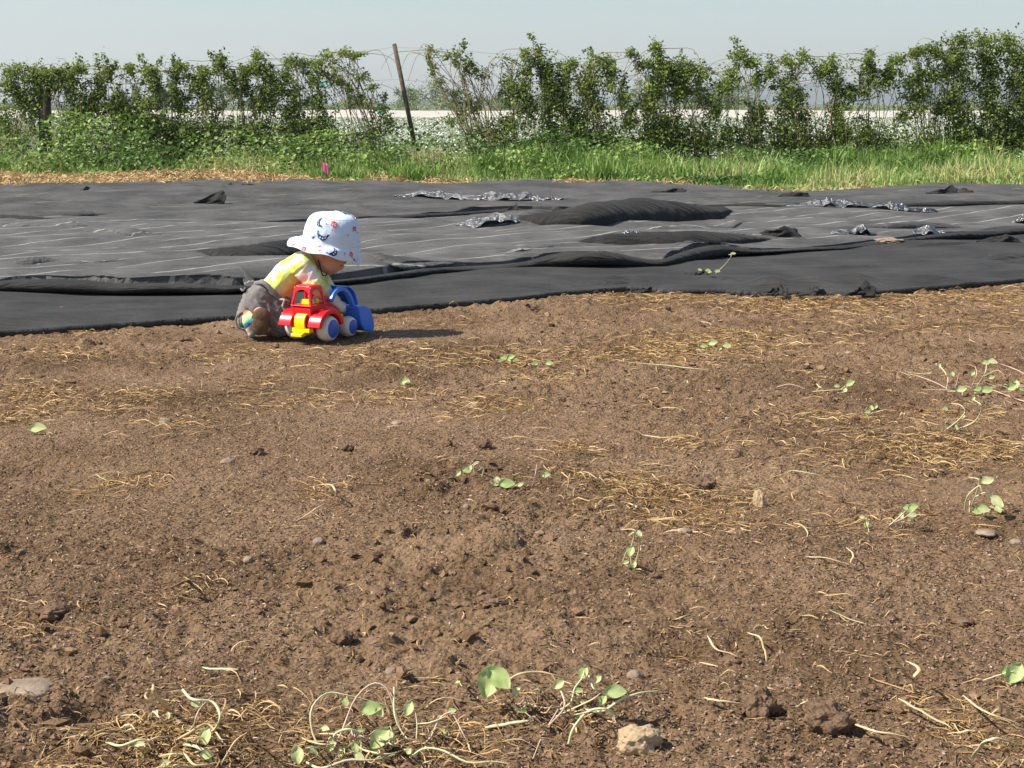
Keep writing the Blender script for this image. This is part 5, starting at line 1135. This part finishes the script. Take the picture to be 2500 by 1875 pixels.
for i, (a, b, wp, hp, k_, lab) in enumerate([
 (1382, 1612, 88, 62, 0, 'large pale sandstone lump near the bottom edge, right of centre'), (1640, 1092, 30, 50, 0, 'pale upright wedge shaped stone standing in the soil'), (50, 1480, 130, 30, 1, 'broad flat stone half buried at the lower left edge'),
 (1372, 1462, 34, 22, 1, 'rounded pinkish grey stone above the green seedlings, right of the big leaf'), (470, 915, 1, 1, 1, None), (357, 912, 32, 16, 1, 'flat grey stone left of the middle among straw'), (858, 915, 26, 13, 1, 'flat pale stone in the soil below the toy tractor'),
 (536, 1212, 22, 16, 1, 'rounded pebble, left one of the lower pebble row'), (688, 1172, 26, 20, 1, 'roundish brown grey pebble above the lower pebble row'), (965, 1110, 17, 12, 1, 'small grey pebble, left of a close pair near the middle'), (1008, 1099, 17, 13, 1, 'small grey pebble, right of a close pair near the middle'),
 (1166, 1162, 22, 8, 1, 'thin pale flat stone left of the upright white stemmed sprout'), (1482, 1155, 28, 15, 1, 'brown rounded stone right of the upright white stemmed sprout'), (492, 998, 36, 14, 1, 'low pale domed stone at middle left'), (1835, 768, 18, 9, 1, 'small grey stone at upper right beyond the white splinter'),
 (2130, 1155, 44, 14, 1, 'flat pale stone at the right below the pale wilted seedling'), (2195, 1165, 26, 14, 1, 'flat grey stone at the right picture edge'), (560, 998+210, 12, 10, 1, None), (845, 1455, 28, 20, 1, 'grey ribbed stone behind the arching white stem'), (1900, 850, 14, 9, 1, None),
 (1960, 1428+40, 20, 12, 1, None), (1545, 825, 12, 9, 1, None), (1715, 802, 12, 8, 1, 'tiny grey pebble just under the white splinter'), (1140, 800, 12, 8, 1, None), (400, 1110, 20, 10, 1, None)]):
    if lab is None: continue
    lump('stone', a, b, wp, hp, M['stone_pale'] if k_ == 0 else M['stone_grey'], lab, 'stone', 11 + i, .13 if k_ else .24, GS, .62 if wp > 100 else .3, lean=.35 if i == 1 else 0)
for i, (a, b, wp, hp, lab) in enumerate([
 (1642, 1532, 72, 66, 'tall dark clod of earth at lower right, left one of the big pair'), (1788, 1562, 92, 62, 'wide rounded dark clod at lower right, right one of the big pair'), (648, 1210, 18, 16, 'dark round clod at the right end of the lower pebble row'), (556, 980, 34, 24, 'dark ragged clod at left of the middle soil'),
 (752, 976, 26, 14, 'small dark clod below the pale domed stone, left of a dark pair'), (966, 970, 22, 16, 'left of two dark clods above the curly green sprouts'), (1044, 966, 30, 24, 'right of two dark clods above the curly green sprouts'), (1442, 672, 16, 12, 'dark little clod on soil near the fabric edge'),
 (1812, 1082, 26, 20, 'dark clod right of the pale upright stone'), (1578, 1420, 44, 22, 'dark crumbly clod below the two curved straws'), (1520, 1052, 60, 26, 'cracked clod heap above the pale upright stone'), (533, 1288, 26, 22, 'round black clod right of the twisted root'), (1060, 1310, 60, 26, 'ragged earth heap, middle of the foreground'),
 (1330, 1180, 1, 1, None), (735, 1392, 50, 24, 'dark broken clod at the left of the foreground'), (1160, 1395, 46, 20, 'dark crumbly clod right of the foreground centre'), (110, 1330, 60, 26, 'dark crumbly clod near the left edge'), (1985, 1425, 1, 1, None), (2080, 1340, 40, 16, 'small dark heap near the right edge'), (400, 735, 22, 12, 'dark clod by the fabric edge at left'), (1745, 1012, 1, 1, None)]):
    if lab is None: continue
    lump('clod', a, b, wp, hp, M['clod_d'], lab, 'clod', 71 + i, .33, GC, .2)
c = W2(1920, 538); lump('clod', 1920, 540, 60, 13, M['stone_grey'], 'grey brown clod lying on the striped black fabric at right', 'clod', 200, .3, GC, .1)

# seedlings with pale stems, leaves, each a plant
M['stem_w'] = mat('pale_stem', (.62, .55, .38), .6, .2, col2=(.52, .53, .28), nscale=25); M['stem_p'] = mat('pinkish_stem', (.50, .30, .26), .5, .3, col2=(.60, .50, .36), nscale=30); M['stem_t'] = mat('tan_stem', (.52, .36, .18), .6, .25, col2=(.64, .50, .30), nscale=30)
M['leaf_g'] = mat('seedling_leaf', (.33, .44, .14), .5, .3, col2=(.56, .60, .32), nscale=35, trans=.3); M['leaf_y'] = mat('wilted_leaf', (.50, .56, .24), .5, .3, col2=(.62, .62, .36), nscale=35, trans=.3)
def gp(a, b, h=0.0):
    """place h metres above the soil as seen at this spot"""
    p = atg(a * 1.1302, b * 1.1302, h); return p
def leafshape(name, c, L_, W_, d, nrm, m_, parent, inv, lobed=False):
    d = np.array(d, float); d /= np.linalg.norm(d); nrm = np.array(nrm, float); nrm -= d * (nrm @ d); nrm /= np.linalg.norm(nrm); s = np.cross(nrm, d)
    n_ = 12; t = np.linspace(0, 1, n_); w_ = np.sin(math.pi * t ** .8) ** .75 * W_ / 2
    rows = []
    for j, q in enumerate(np.linspace(-1, 1, 7)):
        curl = .22 * W_ * q * q + .12 * L_ * np.sin(t * 3) * .6
        back = -.18 * L_ * abs(q) * np.exp(-t * 6) if lobed else 0
        rows.append(c + d * (t * L_ + back)[:, None] + s * (q * w_)[:, None] + nrm * (curl + .03 * L_ * np.sin(q * 5 + t * 9))[:, None])
    G = np.array(rows) - inv
    return link(name, grid_mesh(name, G[..., 0], G[..., 1], G[..., 2]), m_, parent)
def plant(a, b, lab, stems, leaves, sm='stem_w', r=.0016, cat='seedling', group='pale seedlings sprouting from the soil', name='seedling', zb=0, extra=0):
    """stems: lists of (px offset, px offset, height m) relative to the view position a,b; leaves: (da, db, h, size m, heading deg, material)"""
    base = W2(a, b); z0 = gz(base[0], base[1]) if base[1] < edge0(base[0]) else .035; root = empty(name, (base[0], base[1], z0 + zb)); inv = np.array(root.location); inv_ = inv
    tag(root, lab, cat, group)
    s_ = math.hypot(base[1], CAMH) / F * 1.1302
    def pt(da, db, h): # screen offsets realised on an upright card-free volume: x by da, height h, depth from the remainder
        x_ = base[0] + da * s_; up = -db * s_           # total rise wanted
        sin_ = CAMH / math.hypot(base[1], CAMH)
        y_ = base[1] + (up - h) / sin_ * .9
        return np.array([x_, y_, max(h, 0) + z0 + zb + .001])
    for st in stems:
        mm = sm; rr = r
        if isinstance(st, tuple): st, mm, rr = st
        rr *= .58
        P = spline([pt(*q) for q in st], 18); k = 18
        V, Q = tubes([P - inv], [np.interp(np.linspace(0, 1, k), [0, .5, 1], [rr, rr, rr * .6])], 6); link('stem', mesh_np('stem', V, Q, True), M[mm], root)
    for (da, db, h, sz, hd, mm) in leaves:
        c = pt(da, db, h); d = np.array([math.cos(R(hd)), math.sin(R(hd)) * .5, math.sin(R(hd)) * .6]); nn = np.array([rng.normal(-.2, .3), -.75, .8])
        leafshape('leaf', c - d / np.linalg.norm(d) * sz * .5, sz * .72, sz * .55, d, nn, M[mm], root, inv, True)
    for _ in range(extra):
        ax_, ay_ = rng.normal(0, 75), rng.normal(15, 30); hh_ = rng.uniform(.004, .04); le = rng.uniform(15, 55); sg = rng.choice([-1, 1])
        q = [(ax_, ay_, 0), (ax_ + sg * le * .3, ay_ - rng.uniform(-4, 14), hh_), (ax_ + sg * le * .7, ay_ - rng.uniform(-8, 16), hh_ * rng.uniform(.3, 1.1)), (ax_ + sg * le, ay_ + rng.uniform(-8, 10), rng.uniform(0, .008))]
        P = spline([pt(*z) for z in q], 12); V, Q = tubes([P - inv], [np.linspace(rng.uniform(.0007, .0014), .0004, 12)], 5); link('stem', mesh_np('stem', V, Q, True), M[rng.choice(['stem_w', 'stem_t', 'stem_t', 'stem_p'])], root)
        if rng.random() < .4:
            e_ = P[-1 if rng.random() < .5 else 6]; d = rng.normal(0, 1, 3) * [1, .6, .7]; leafshape('leaf', e_, rng.uniform(.008, .016), rng.uniform(.005, .011), d, [rng.normal(0, .4), -.6, .8], M[rng.choice(['leaf_y', 'leaf_g'])], root, inv, True)
    return root
plant(830, 1590, 'large trailing seedling cluster with arching white stems at bottom centre', [
  ([(-130, 20, 0), (-148, -20, .02), (-150, -70, .045), (-125, -105, .05), (-80, -100, .045), (10, -75, .02)], 'stem_w', .0024), ([(-105, 40, 0), (-85, -20, .02), (-65, -90, .045), (-30, -127, .06), (0, -118, .055), (15, -80, .035), (30, -30, .005)], 'stem_p', .0022),
  ([(-100, 20, 0), (-98, -10, .02), (-70, -22, .03), (-45, -10, .02), (-42, 30, .0)], 'stem_w', .003), ([(15, -120, .05), (20, -60, .03), (35, -20, .01), (60, 10, 0)], 'stem_w', .0022), ([(80, 12, 0), (100, -5, .012), (118, -45, .035), (140, -60, .045), (150, -50, .04), (172, -5, .02), (188, 25, 0)], 'stem_p', .0022),
  ([(70, -35, .02), (100, -38, .03), (130, -50, .04)], 'stem_w', .0018), ([(60, 40, 0), (90, 20, .015), (130, 25, .015), (180, 50, .006), (230, 48, .006), (270, 55, 0)], 'stem_w', .0026), ([(-150, 50, 0), (-110, 62, .008), (-60, 45, .012), (-10, 45, .008), (40, 30, 0)], 'stem_w', .003),
  ([(-60, 10, 0), (-30, 25, .01), (20, 32, .012), (50, 20, 0)], 'stem_w', .0022), ([(68, 10, 0), (70, -30, .02), (66, -60, .035)], 'stem_w', .0018), ([(-190, -10, 0), (-150, 5, .006), (-110, 12, .01), (-60, 10, 0)], 'stem_t', .002)],
  [(-18, -68, .035, .036, 10, 'leaf_g'), (5, -12, .02, .042, 60, 'leaf_g'), (52, -78, .04, .026, 80, 'leaf_y'), (-162, 45, .012, .030, -80, 'leaf_y'), (-8, -55, .03, .020, -60, 'leaf_y'), (148, -62, .045, .016, 20, 'leaf_y'), (-50, 25, .012, .018, -70, 'leaf_g'), (-100, 15, .01, .014, 60, 'leaf_g'), (-36, 40, .01, .018, -30, 'leaf_y'), (-90, -90, .04, .016, 120, 'leaf_g')], extra=30)
plant(1200, 1515, 'seedling cluster with one large round wilted leaf at bottom centre', [
  ([(-110, -40, .03), (-80, -62, .05), (-35, -68, .05), (0, -60, .045), (40, -50, .03)], 'stem_t', .0028), ([(-10, -65, .05), (10, -30, .03), (35, 10, .005)], 'stem_t', .0022), ([(10, 15, 0), (30, 0, .015), (38, -30, .03), (55, -55, .045), (60, -72, .05)], 'stem_w', .0024), ([(5, -40, .035), (15, 10, .02), (-25, 60, .006), (-52, 118, 0)], 'stem_p', .0022), ([(12, 0, .02), (-30, 70, .003), (-34, 90, 0)], 'stem_p', .002),
  ([(45, 10, 0), (90, 20, .012), (130, -5, .03), (170, -20, .035), (210, -25, .03)], 'stem_w', .003), ([(20, 88, 0), (30, 55, .02), (60, 20, .035), (95, 15, .04), (120, 30, .02)], 'stem_w', .003), ([(-62, 0, .0), (-25, 12, .006), (10, 8, 0)], 'stem_w', .002), ([(-20, -55, .045), (30, -15, .02), (70, 12, .0)], 'stem_t', .0024), ([(70, -60, .04), (80, -30, .03), (110, -30, .02)], 'stem_w', .0022), ([(0, 30, 0), (70, -5, .03), (90, -20, .035)], 'stem_w', .002)],
  [(-145, -25, .035, .058, -100, 'leaf_g'), (-108, -40, .045, .050, -50, 'leaf_g'), (-78, -28, .03, .020, 60, 'leaf_y'), (62, -72, .05, .026, 70, 'leaf_g'), (92, -55, .04, .018, 60, 'leaf_y'), (130, -20, .04, .036, 0, 'leaf_g'), (10, -45, .04, .024, 50, 'leaf_y'), (98, -10, .03, .020, 70, 'leaf_g'), (60, 0, .02, .014, 0, 'leaf_y')], extra=22)
plant(400, 1590, 'tangle of pale curling stems at the lower left beside the straw heap', [
  ([(-20, -110, .045), (20, -85, .055), (60, -80, .05), (82, -50, .04), (70, -20, .02), (40, -10, 0)], 'stem_w', .0034), ([(-160, 10, 0), (-120, 18, .006), (-80, 5, .012), (-50, 12, .0)], 'stem_w', .003), ([(-15, 5, 0), (20, -10, .02), (50, -30, .02), (90, 10, .008)], 'stem_t', .003), ([(0, -15, 0), (30, -28, .03), (42, -60, .05), (55, -95, .05)], 'stem_p', .0024),
  ([(0, 15, 0), (40, 20, .01), (70, 35, .01), (85, 60, 0)], 'stem_w', .0036), ([(-95, -45, 0), (-80, -60, .02), (-60, -45, .018), (-50, -30, 0)], 'stem_w', .0024), ([(-60, -60, 0), (-70, -100, .05), (-75, -120, .06)], 'stem_t', .005), ([(-55, -55, 0), (-100, -90, .03), (-110, -105, .03)], 'stem_t', .003), ([(-30, 40, 0), (20, 35, .01), (60, 60, .01), (110, 50, 0)], 'stem_t', .003), ([(100, 60, 0), (130, 10, .03), (150, -10, .035)], 'stem_t', .0022)],
  [(68, -12, .03, .028, 90, 'leaf_y'), (62, 8, .02, .026, -80, 'leaf_g'), (78, 40, .01, .022, 0, 'leaf_g'), (20, -80, .05, .020, 140, 'leaf_y'), (0, 55, .01, .018, 30, 'leaf_y')], extra=26)
plant(1362, 1215, 'upright wilted sprout with white drooping stems in the open soil', [([(0, 15, 0), (-4, -20, .03), (2, -60, .07), (-10, -55, .065)], 'stem_w', .0028), ([(5, 10, 0), (14, -30, .04), (4, -65, .075), (-25, -70, .07)], 'stem_t', .0026), ([(-8, 12, 0), (-18, 0, .01), (-10, -30, .04)], 'stem_w', .0022), ([(6, 12, 0), (16, -20, .03), (18, -35, .04)], 'stem_w', .002)], [(-4, -25, .045, .026, 80, 'leaf_g'), (6, -62, .075, .018, 120, 'leaf_y'), (2, 12, .008, .018, -90, 'leaf_g'), (-18, 4, .01, .016, 200, 'leaf_y')])
plant(2098, 1100, 'pale wilted seedling with a cluster of leaves near the right edge', [([(-25, 10, 0), (-28, -20, .035), (-10, -42, .06), (-5, -30, .05)], 'stem_w', .0026), ([(0, 0, 0), (-4, -30, .04), (-8, -55, .07), (-22, -62, .07)], 'stem_w', .0026), ([(-5, -20, .03), (15, -28, .04), (38, -8, .03)], 'stem_w', .0026), ([(-2, 0, .0), (-16, -10, .02), (-20, 15, .0)], 'stem_w', .0022)], [(12, -52, .07, .036, 20, 'leaf_y'), (22, 0, .03, .042, -50, 'leaf_y'), (0, 12, .015, .034, -20, 'leaf_g'), (-22, 14, .01, .028, 170, 'leaf_g'), (32, 12, .012, .026, -70, 'leaf_g')])
plant(2060, 925, 'seedling of three white S shaped stems by the golden straw at right', [([(-28, 5, 0), (-8, -20, .04), (0, -38, .065), (-10, -52, .08), (-24, -55, .08)], 'stem_w', .0032), ([(8, 0, 0), (28, -15, .03), (34, -35, .06), (28, -52, .085), (20, -65, .09)], 'stem_w', .0032), ([(-10, -15, .01), (-14, -30, .04), (-30, -42, .055)], 'stem_w', .0024), ([(10, -10, .01), (6, -30, .04), (-8, -50, .07)], 'stem_t', .002)], [(-32, -46, .06, .020, 150, 'leaf_g'), (22, -68, .095, .018, 60, 'leaf_y'), (14, -30, .04, .018, 60, 'leaf_y'), (-4, -8, .015, .018, 100, 'leaf_g')])
plant(2110, 835, 'spreading seedling patch with a long pink runner at the right edge', [([(20, 5, 0), (45, 35, .004), (75, 25, .01), (100, 0, .03), (85, -30, .05), (60, -50, .06), (30, -55, .07)], 'stem_p', .003), ([(-80, 10, 0), (-78, -20, .04), (-90, -50, .07), (-100, -45, .07)], 'stem_w', .003), ([(-70, 5, 0), (-90, -10, .012), (-115, -25, .02), (-130, -30, .02)], 'stem_p', .0022), ([(0, 0, 0), (5, -30, .05), (15, -50, .07)], 'stem_w', .0028), ([(-20, 5, 0), (-15, -25, .045), (-5, -45, .06)], 'stem_p', .0026), ([(-60, 20, 0), (-60, 5, .02)], 'stem_w', .003), ([(-45, 0, 0), (-40, -30, .04)], 'stem_p', .002), ([(-10, 6, 0), (20, 2, .01), (60, 8, 0)], 'stem_p', .003)],
  [(-62, 8, .02, .042, 20, 'leaf_y'), (0, 10, .01, .046, 10, 'leaf_g'), (48, 0, .025, .046, 40, 'leaf_g'), (35, -52, .07, .036, -30, 'leaf_y'), (10, -52, .07, .032, 170, 'leaf_g'), (-30, 8, .012, .034, 180, 'leaf_g'), (60, -8, .03, .034, 90, 'leaf_y'), (-98, -42, .07, .018, -100, 'leaf_y'), (-20, -30, .05, .024, 60, 'leaf_g'), (18, -20, .04, .026, 30, 'leaf_g'), (-60, -30, .045, .022, 100, 'leaf_g'), (70, 10, .01, .022, -40, 'leaf_g')], extra=14)
plant(1800, 845, 'low seedling beside a long pink stem, left of the right hand runner patch', [([(-120, -5, 0), (-90, -12, .01), (-60, -2, 0)], 'stem_p', .0028), ([(-50, 5, 0), (-10, 2, .008), (20, 0, .01)], 'stem_t', .0026), ([(-40, -12, .02), (-30, -2, .01), (0, 0, 0)], 'stem_w', .0026), ([(5, 5, 0), (20, -8, .02), (30, -12, .03)], 'stem_w', .0022), ([(0, 8, 0), (15, 6, .008), (40, 4, 0)], 'stem_w', .002)], [(30, -14, .03, .040, 40, 'leaf_g'), (0, -6, .02, .022, 0, 'leaf_g'), (16, 0, .012, .022, 90, 'leaf_y')])
plant(1930, 1118, 'seedling with three little round green leaves on white stems', [([(-30, 25, 0), (-10, 5, .02), (0, -10, .04)], 'stem_w', .0024), ([(-25, 22, 0), (5, 5, .02), (20, -12, .04)], 'stem_p', .002), ([(-28, 25, 0), (20, 12, .012)], 'stem_w', .002)], [(-6, -12, .04, .030, 150, 'leaf_g'), (14, -14, .045, .026, 20, 'leaf_g'), (20, 4, .02, .026, 0, 'leaf_g'), (-4, 0, .02, .018, 90, 'leaf_y')])
plant(1858, 1120, 'thin white stemmed sprout left of the three leaved seedling', [([(0, 25, 0), (-2, 0, .02), (-8, -25, .05)], 'stem_w', .0022), ([(0, 20, 0), (-14, -5, .03)], 'stem_p', .002), ([(-20, 5, 0), (-5, -6, .02), (5, -2, .02)], 'stem_t', .0018)], [(2, 4, .012, .020, 80, 'leaf_g'), (-14, -8, .03, .014, 0, 'leaf_y')])
plant(1035, 1015, 'curled white seedling arching over with small green leaves, middle of the soil', [([(8, 18, 0), (12, -2, .025), (0, -14, .04), (-14, -6, .03)], 'stem_w', .003), ([(-8, 12, 0), (-10, -6, .02), (4, -14, .035)], 'stem_w', .0028), ([(-4, 10, 0), (8, -4, .02)], 'stem_t', .002)], [(-30, 4, .02, .026, 160, 'leaf_g'), (-40, 8, .012, .022, 60, 'leaf_g'), (-18, -4, .03, .018, 100, 'leaf_y')])
plant(1115, 1045, 'low seedling with reddish stems and pale green leaves right of the curled white one', [([(-10, 15, 0), (10, 2, .01), (45, -2, .004)], 'stem_p', .0024), ([(35, 8, 0), (40, -15, .03), (44, -40, .05)], 'stem_p', .0018), ([(-40, -5, .02), (-20, 5, 0)], 'stem_w', .0018)], [(-12, 6, .01, .044, 0, 'leaf_g'), (-44, -8, .02, .024, 120, 'leaf_y'), (-38, 4, .01, .022, 20, 'leaf_g'), (12, 6, .01, .020, 30, 'leaf_y')])
plant(1182, 1038, 'single tiny leaf standing right of the reddish stemmed seedling', [([(0, 10, 0), (2, -2, .015)], 'stem_p', .0016)], [(0, -2, .02, .026, 10, 'leaf_g')])
plant(876, 832, 'small bright green sprout in bare soil below the toy tractor', [([(0, 8, 0), (4, -6, .02)], 'stem_w', .002)], [(-2, -4, .015, .034, 150, 'leaf_g'), (6, -2, .018, .030, 40, 'leaf_g'), (0, 4, .008, .024, -60, 'leaf_g')])
plant(1100, 775, 'green sprout among straw to the right of the toy tractor', [([(-5, 8, 0), (0, -8, .03)], 'stem_w', .002)], [(-16, -4, .02, .034, 160, 'leaf_g'), (8, -6, .03, .036, 40, 'leaf_g'), (18, 4, .01, .030, 0, 'leaf_g'), (0, 6, .008, .026, -60, 'leaf_y'), (-24, 4, .008, .024, 190, 'leaf_g')])
plant(1165, 787, 'pair of low green leaves right of the straw sprout', [([(0, 4, 0), (2, -2, .01)], 'stem_w', .002)], [(-16, 0, .01, .030, 170, 'leaf_g'), (24, 0, .012, .034, 0, 'leaf_g')])
plant(1540, 745, 'pale yellow green seedling in the big straw patch', [([(-20, 8, 0), (0, -8, .03)], 'stem_w', .002), ([(10, 6, 0), (-20, -4, .02)], 'stem_w', .002)], [(-8, -4, .03, .046, 20, 'leaf_y'), (14, 2, .015, .040, 160, 'leaf_y'), (-24, 4, .01, .036, 0, 'leaf_g'), (4, 8, .008, .030, 60, 'leaf_y')])
plant(105, 928, 'limp grey green leaf lying on the soil at the left', [([(20, 5, 0), (35, 8, .01)], 'stem_w', .002)], [(0, 0, .012, .055, 5, 'leaf_y'), (-18, 5, .006, .04, 185, 'leaf_g')])
plant(2165, 1452, 'green leaf on a long stalk at the lower right edge', [([(-70, 25, 0), (-30, 10, .01), (0, 0, .02)], 'stem_w', .0018)], [(8, -4, .02, .045, 60, 'leaf_g'), (0, 2, .015, .03, 10, 'leaf_g')])
plant(1870, 885, 'small yellowish sprout above the golden straw at right', [([(0, 8, 0), (-6, -8, .03)], 'stem_w', .0022), ([(4, 6, 0), (20, 0, .02)], 'stem_w', .0018)], [(-8, -8, .03, .020, 110, 'leaf_y'), (6, -10, .03, .020, 60, 'leaf_g'), (-14, 4, .01, .022, 180, 'leaf_g')])
plant(1545, 605, 'tall thin seedling growing up through the edge of the black fabric', [([(-8, 8, 0), (2, -8, .05), (4, -22, .10), (6, -30, .115)], 'stem_w', .0032), ([(2, -28, .11), (10, -31, .12)], 'stem_w', .0022)], [(6, -30, .118, .028, 160, 'leaf_y'), (12, -30, .118, .022, 10, 'leaf_g'), (-14, 4, .02, .034, 170, 'leaf_g'), (-32, 2, .02, .034, 160, 'leaf_g'), (-46, 0, .02, .026, 150, 'leaf_g'), (-24, 6, .014, .026, 0, 'leaf_y')], zb=.01)

# single pieces of straw and stalk worth picking out
def stalk(pts, r, m_, lab, name='straw_stalk', cat='straw stalk', flat=False, group='single straw stalks on the soil', n_=20):
    W_ = []
    for (a, b, h) in pts:
        q = atg(a * 1.1302, b * 1.1302, h); q[2] = h + (gz(q[0], q[1]) if q[1] < edge0(q[0]) else .05) + r; W_.append(q)
    r = r * .72
    P = spline(W_, n_); P = P + np.cumsum(rng.normal(0, .0006, P.shape), 0) * [1, 1, .4]; c = P[0].copy(); o = tube_obj(name, [P - c], [np.interp(np.linspace(0, 1, n_), [0, .15, .8, 1], [r * .5, r * 1.15, r * .9, r * .25])], M[m_], None, 7, .45); o.location = c
    return tag(o, lab, cat, group)
stalk([(1528, 1360, .02), (1545, 1382, .015), (1575, 1395, .01), (1595, 1412, 0)], .0026, 'stem_t', 'curved tan straw, left of two above the dark crumbly clod')
stalk([(1615, 1368, .01), (1638, 1372, .02), (1650, 1390, .012), (1655, 1416, 0)], .0026, 'stem_t', 'hooked tan straw, right of two above the dark crumbly clod')
stalk([(1790, 1327, .008), (1830, 1338, .006), (1885, 1362, .0)], .0014, 'stem_w', 'thin straight pale stalk at right of the foreground')
stalk([(1605, 794, .01), (1645, 785, .012)], .0028, 'stem_w', 'straight white splinter lying on soil at upper right', name='splinter', cat='splinter')
stalk([(1360, 787, .006), (1440, 787, .01), (1500, 800, .006), (1560, 803, 0)], .003, 'stem_w', 'long green grey stalk lying flat below the straw patch')
stalk([(1470, 835, .015), (1485, 838, .03), (1482, 850, .012), (1512, 853, 0)], .0022, 'stem_w', 'white crooked root piece in open soil at the upper middle')
stalk([(685, 1048, .01), (712, 1048, .035), (722, 1062, .03), (718, 1078, .0)], .0034, 'stem_t', 'tan straw arch standing on the soil left of the middle')
stalk([(640, 1118, 0), (680, 1100, .01), (700, 1086, .012)], .002, 'stem_t', 'tan straw leaning against the arch from below')
stalk([(208, 1018, .015), (235, 1036, 0)], .0022, 'stem_w', 'short pale straw at the left end of the small straw nest')
stalk([(1520, 1512, .01), (1560, 1516, .015), (1600, 1534, 0)], .0034, 'stem_t', 'tan straw touching the tall dark clod from the left')
stalk([(1728, 1530, .0), (1735, 1520, .015), (1768, 1522, .0)], .0034, 'stem_t', 'bent pale straw between the two big clods')
stalk([(1835, 1225, .01), (1842, 1210, .02), (1825, 1200, .01)], .0024, 'stem_t', 'hooked straw end at the right middle')
stalk([(1740, 1222, .0), (1780, 1225, .004), (1832, 1226, .008)], .0022, 'stem_t', 'flat straw running left from the hooked straw end')
stalk([(1940, 1500, .02), (2000, 1530, .015), (2060, 1560, .01)], .003, 'stem_t', 'long tan straw slanting across the lower right corner')
stalk([(2080, 1500, .02), (2130, 1535, .03), (2200, 1570, .01)], .0028, 'stem_t', 'thick pale straw slanting down to the lower right corner')
stalk([(2100, 1625, .02), (2140, 1600, .05), (2200, 1605, .03)], .004, 'stem_w', 'fat white stalk arching in the lower right corner')
stalk([(1830, 1545, .0), (1880, 1570, .02), (1960, 1590, .01)], .0035, 'stem_t', 'dry leaf blade bent over right of the two big clods')
stalk([(1975, 1470, .035), (1985, 1440, .05), (1960, 1425, .04)], .004, 'stem_t', 'bent straw knee sticking up at the lower right')
stalk([(1500, 1490, .0), (1600, 1440, .0), (1700, 1430, 0)], .0001, 'stem_t', 'x') if False else None
stalk([(515, 1448, .006), (470, 1442, .01), (440, 1445, .006)], .004, 'stem_w', 'pale flat splinter above the lower left seedlings')
stalk([(370, 1262, .01), (405, 1250, .035), (420, 1262, .02), (455, 1285, .006)], .005, 'clod_d', 'twisted dark root with a pale broken end at the left', name='root', cat='root', group=None)
stalk([(1552, 690 - 85, .0), (1556, 600, .0)], .0005, 'stem_w', 'x') if False else None
stalk([(350, 725, .0), (362, 705, .05)], .003, 'stem_t', 'short straw sticking up by the fabric edge at left')
stalk([(745, 1315, .0), (742, 1290, .03)], .003, 'stem_t', 'short straw stub standing upright in the left foreground soil')
stalk([(970, 653, .03), (980, 650, .045), (990, 660, .01)], .003, 'stem_t', 'small straw hook at the fabric edge right of the toy tractor')
stalk([(1085, 948, .004), (1120, 944, .02), (1160, 950, .012), (1195, 960, 0)], .0025, 'stem_t', 'long bent straw right of the two dark clods')
stalk([(1712, 1025, .006), (1770, 1032, .0)], .0038, 'stem_w', 'pale flat straw above and right of the pale upright stone')
stalk([(1050, 1575, .004), (1110, 1568, .006), (1150, 1563, .004)], .005, 'stem_w', 'short flat pale reed piece under the round leaf seedling')
for o in bpy.data.objects:
    if o.type == 'EMPTY': o.empty_display_size = .05
# ------------------------------------------------------------------ air
HAZE = 0.00028
if HAZE:
    bm = bmesh.new(); bmesh.ops.create_cube(bm, size=1); me = bpy.data.meshes.new('haze'); bm.to_mesh(me); bm.free()
    hz_ = link('haze', me); hz_.scale = (9000, 9000, 151.1); hz_.location = (0, 0, 150 - 151.1 / 2 - .0)
    m = bpy.data.materials.new('haze'); m.use_nodes = True; N = m.node_tree.nodes; N.remove(N['Principled BSDF']); v = N.new('ShaderNodeVolumePrincipled'); v.inputs['Density'].default_value = HAZE; v.inputs['Color'].default_value = (.88, .94, .98, 1); v.inputs['Anisotropy'].default_value = .2
    m.node_tree.links.new(v.outputs[0], N['Material Output'].inputs['Volume']); me.materials.append(m); tag(hz_, 'thin pale haze over the distant hills', 'haze', kind='stuff')
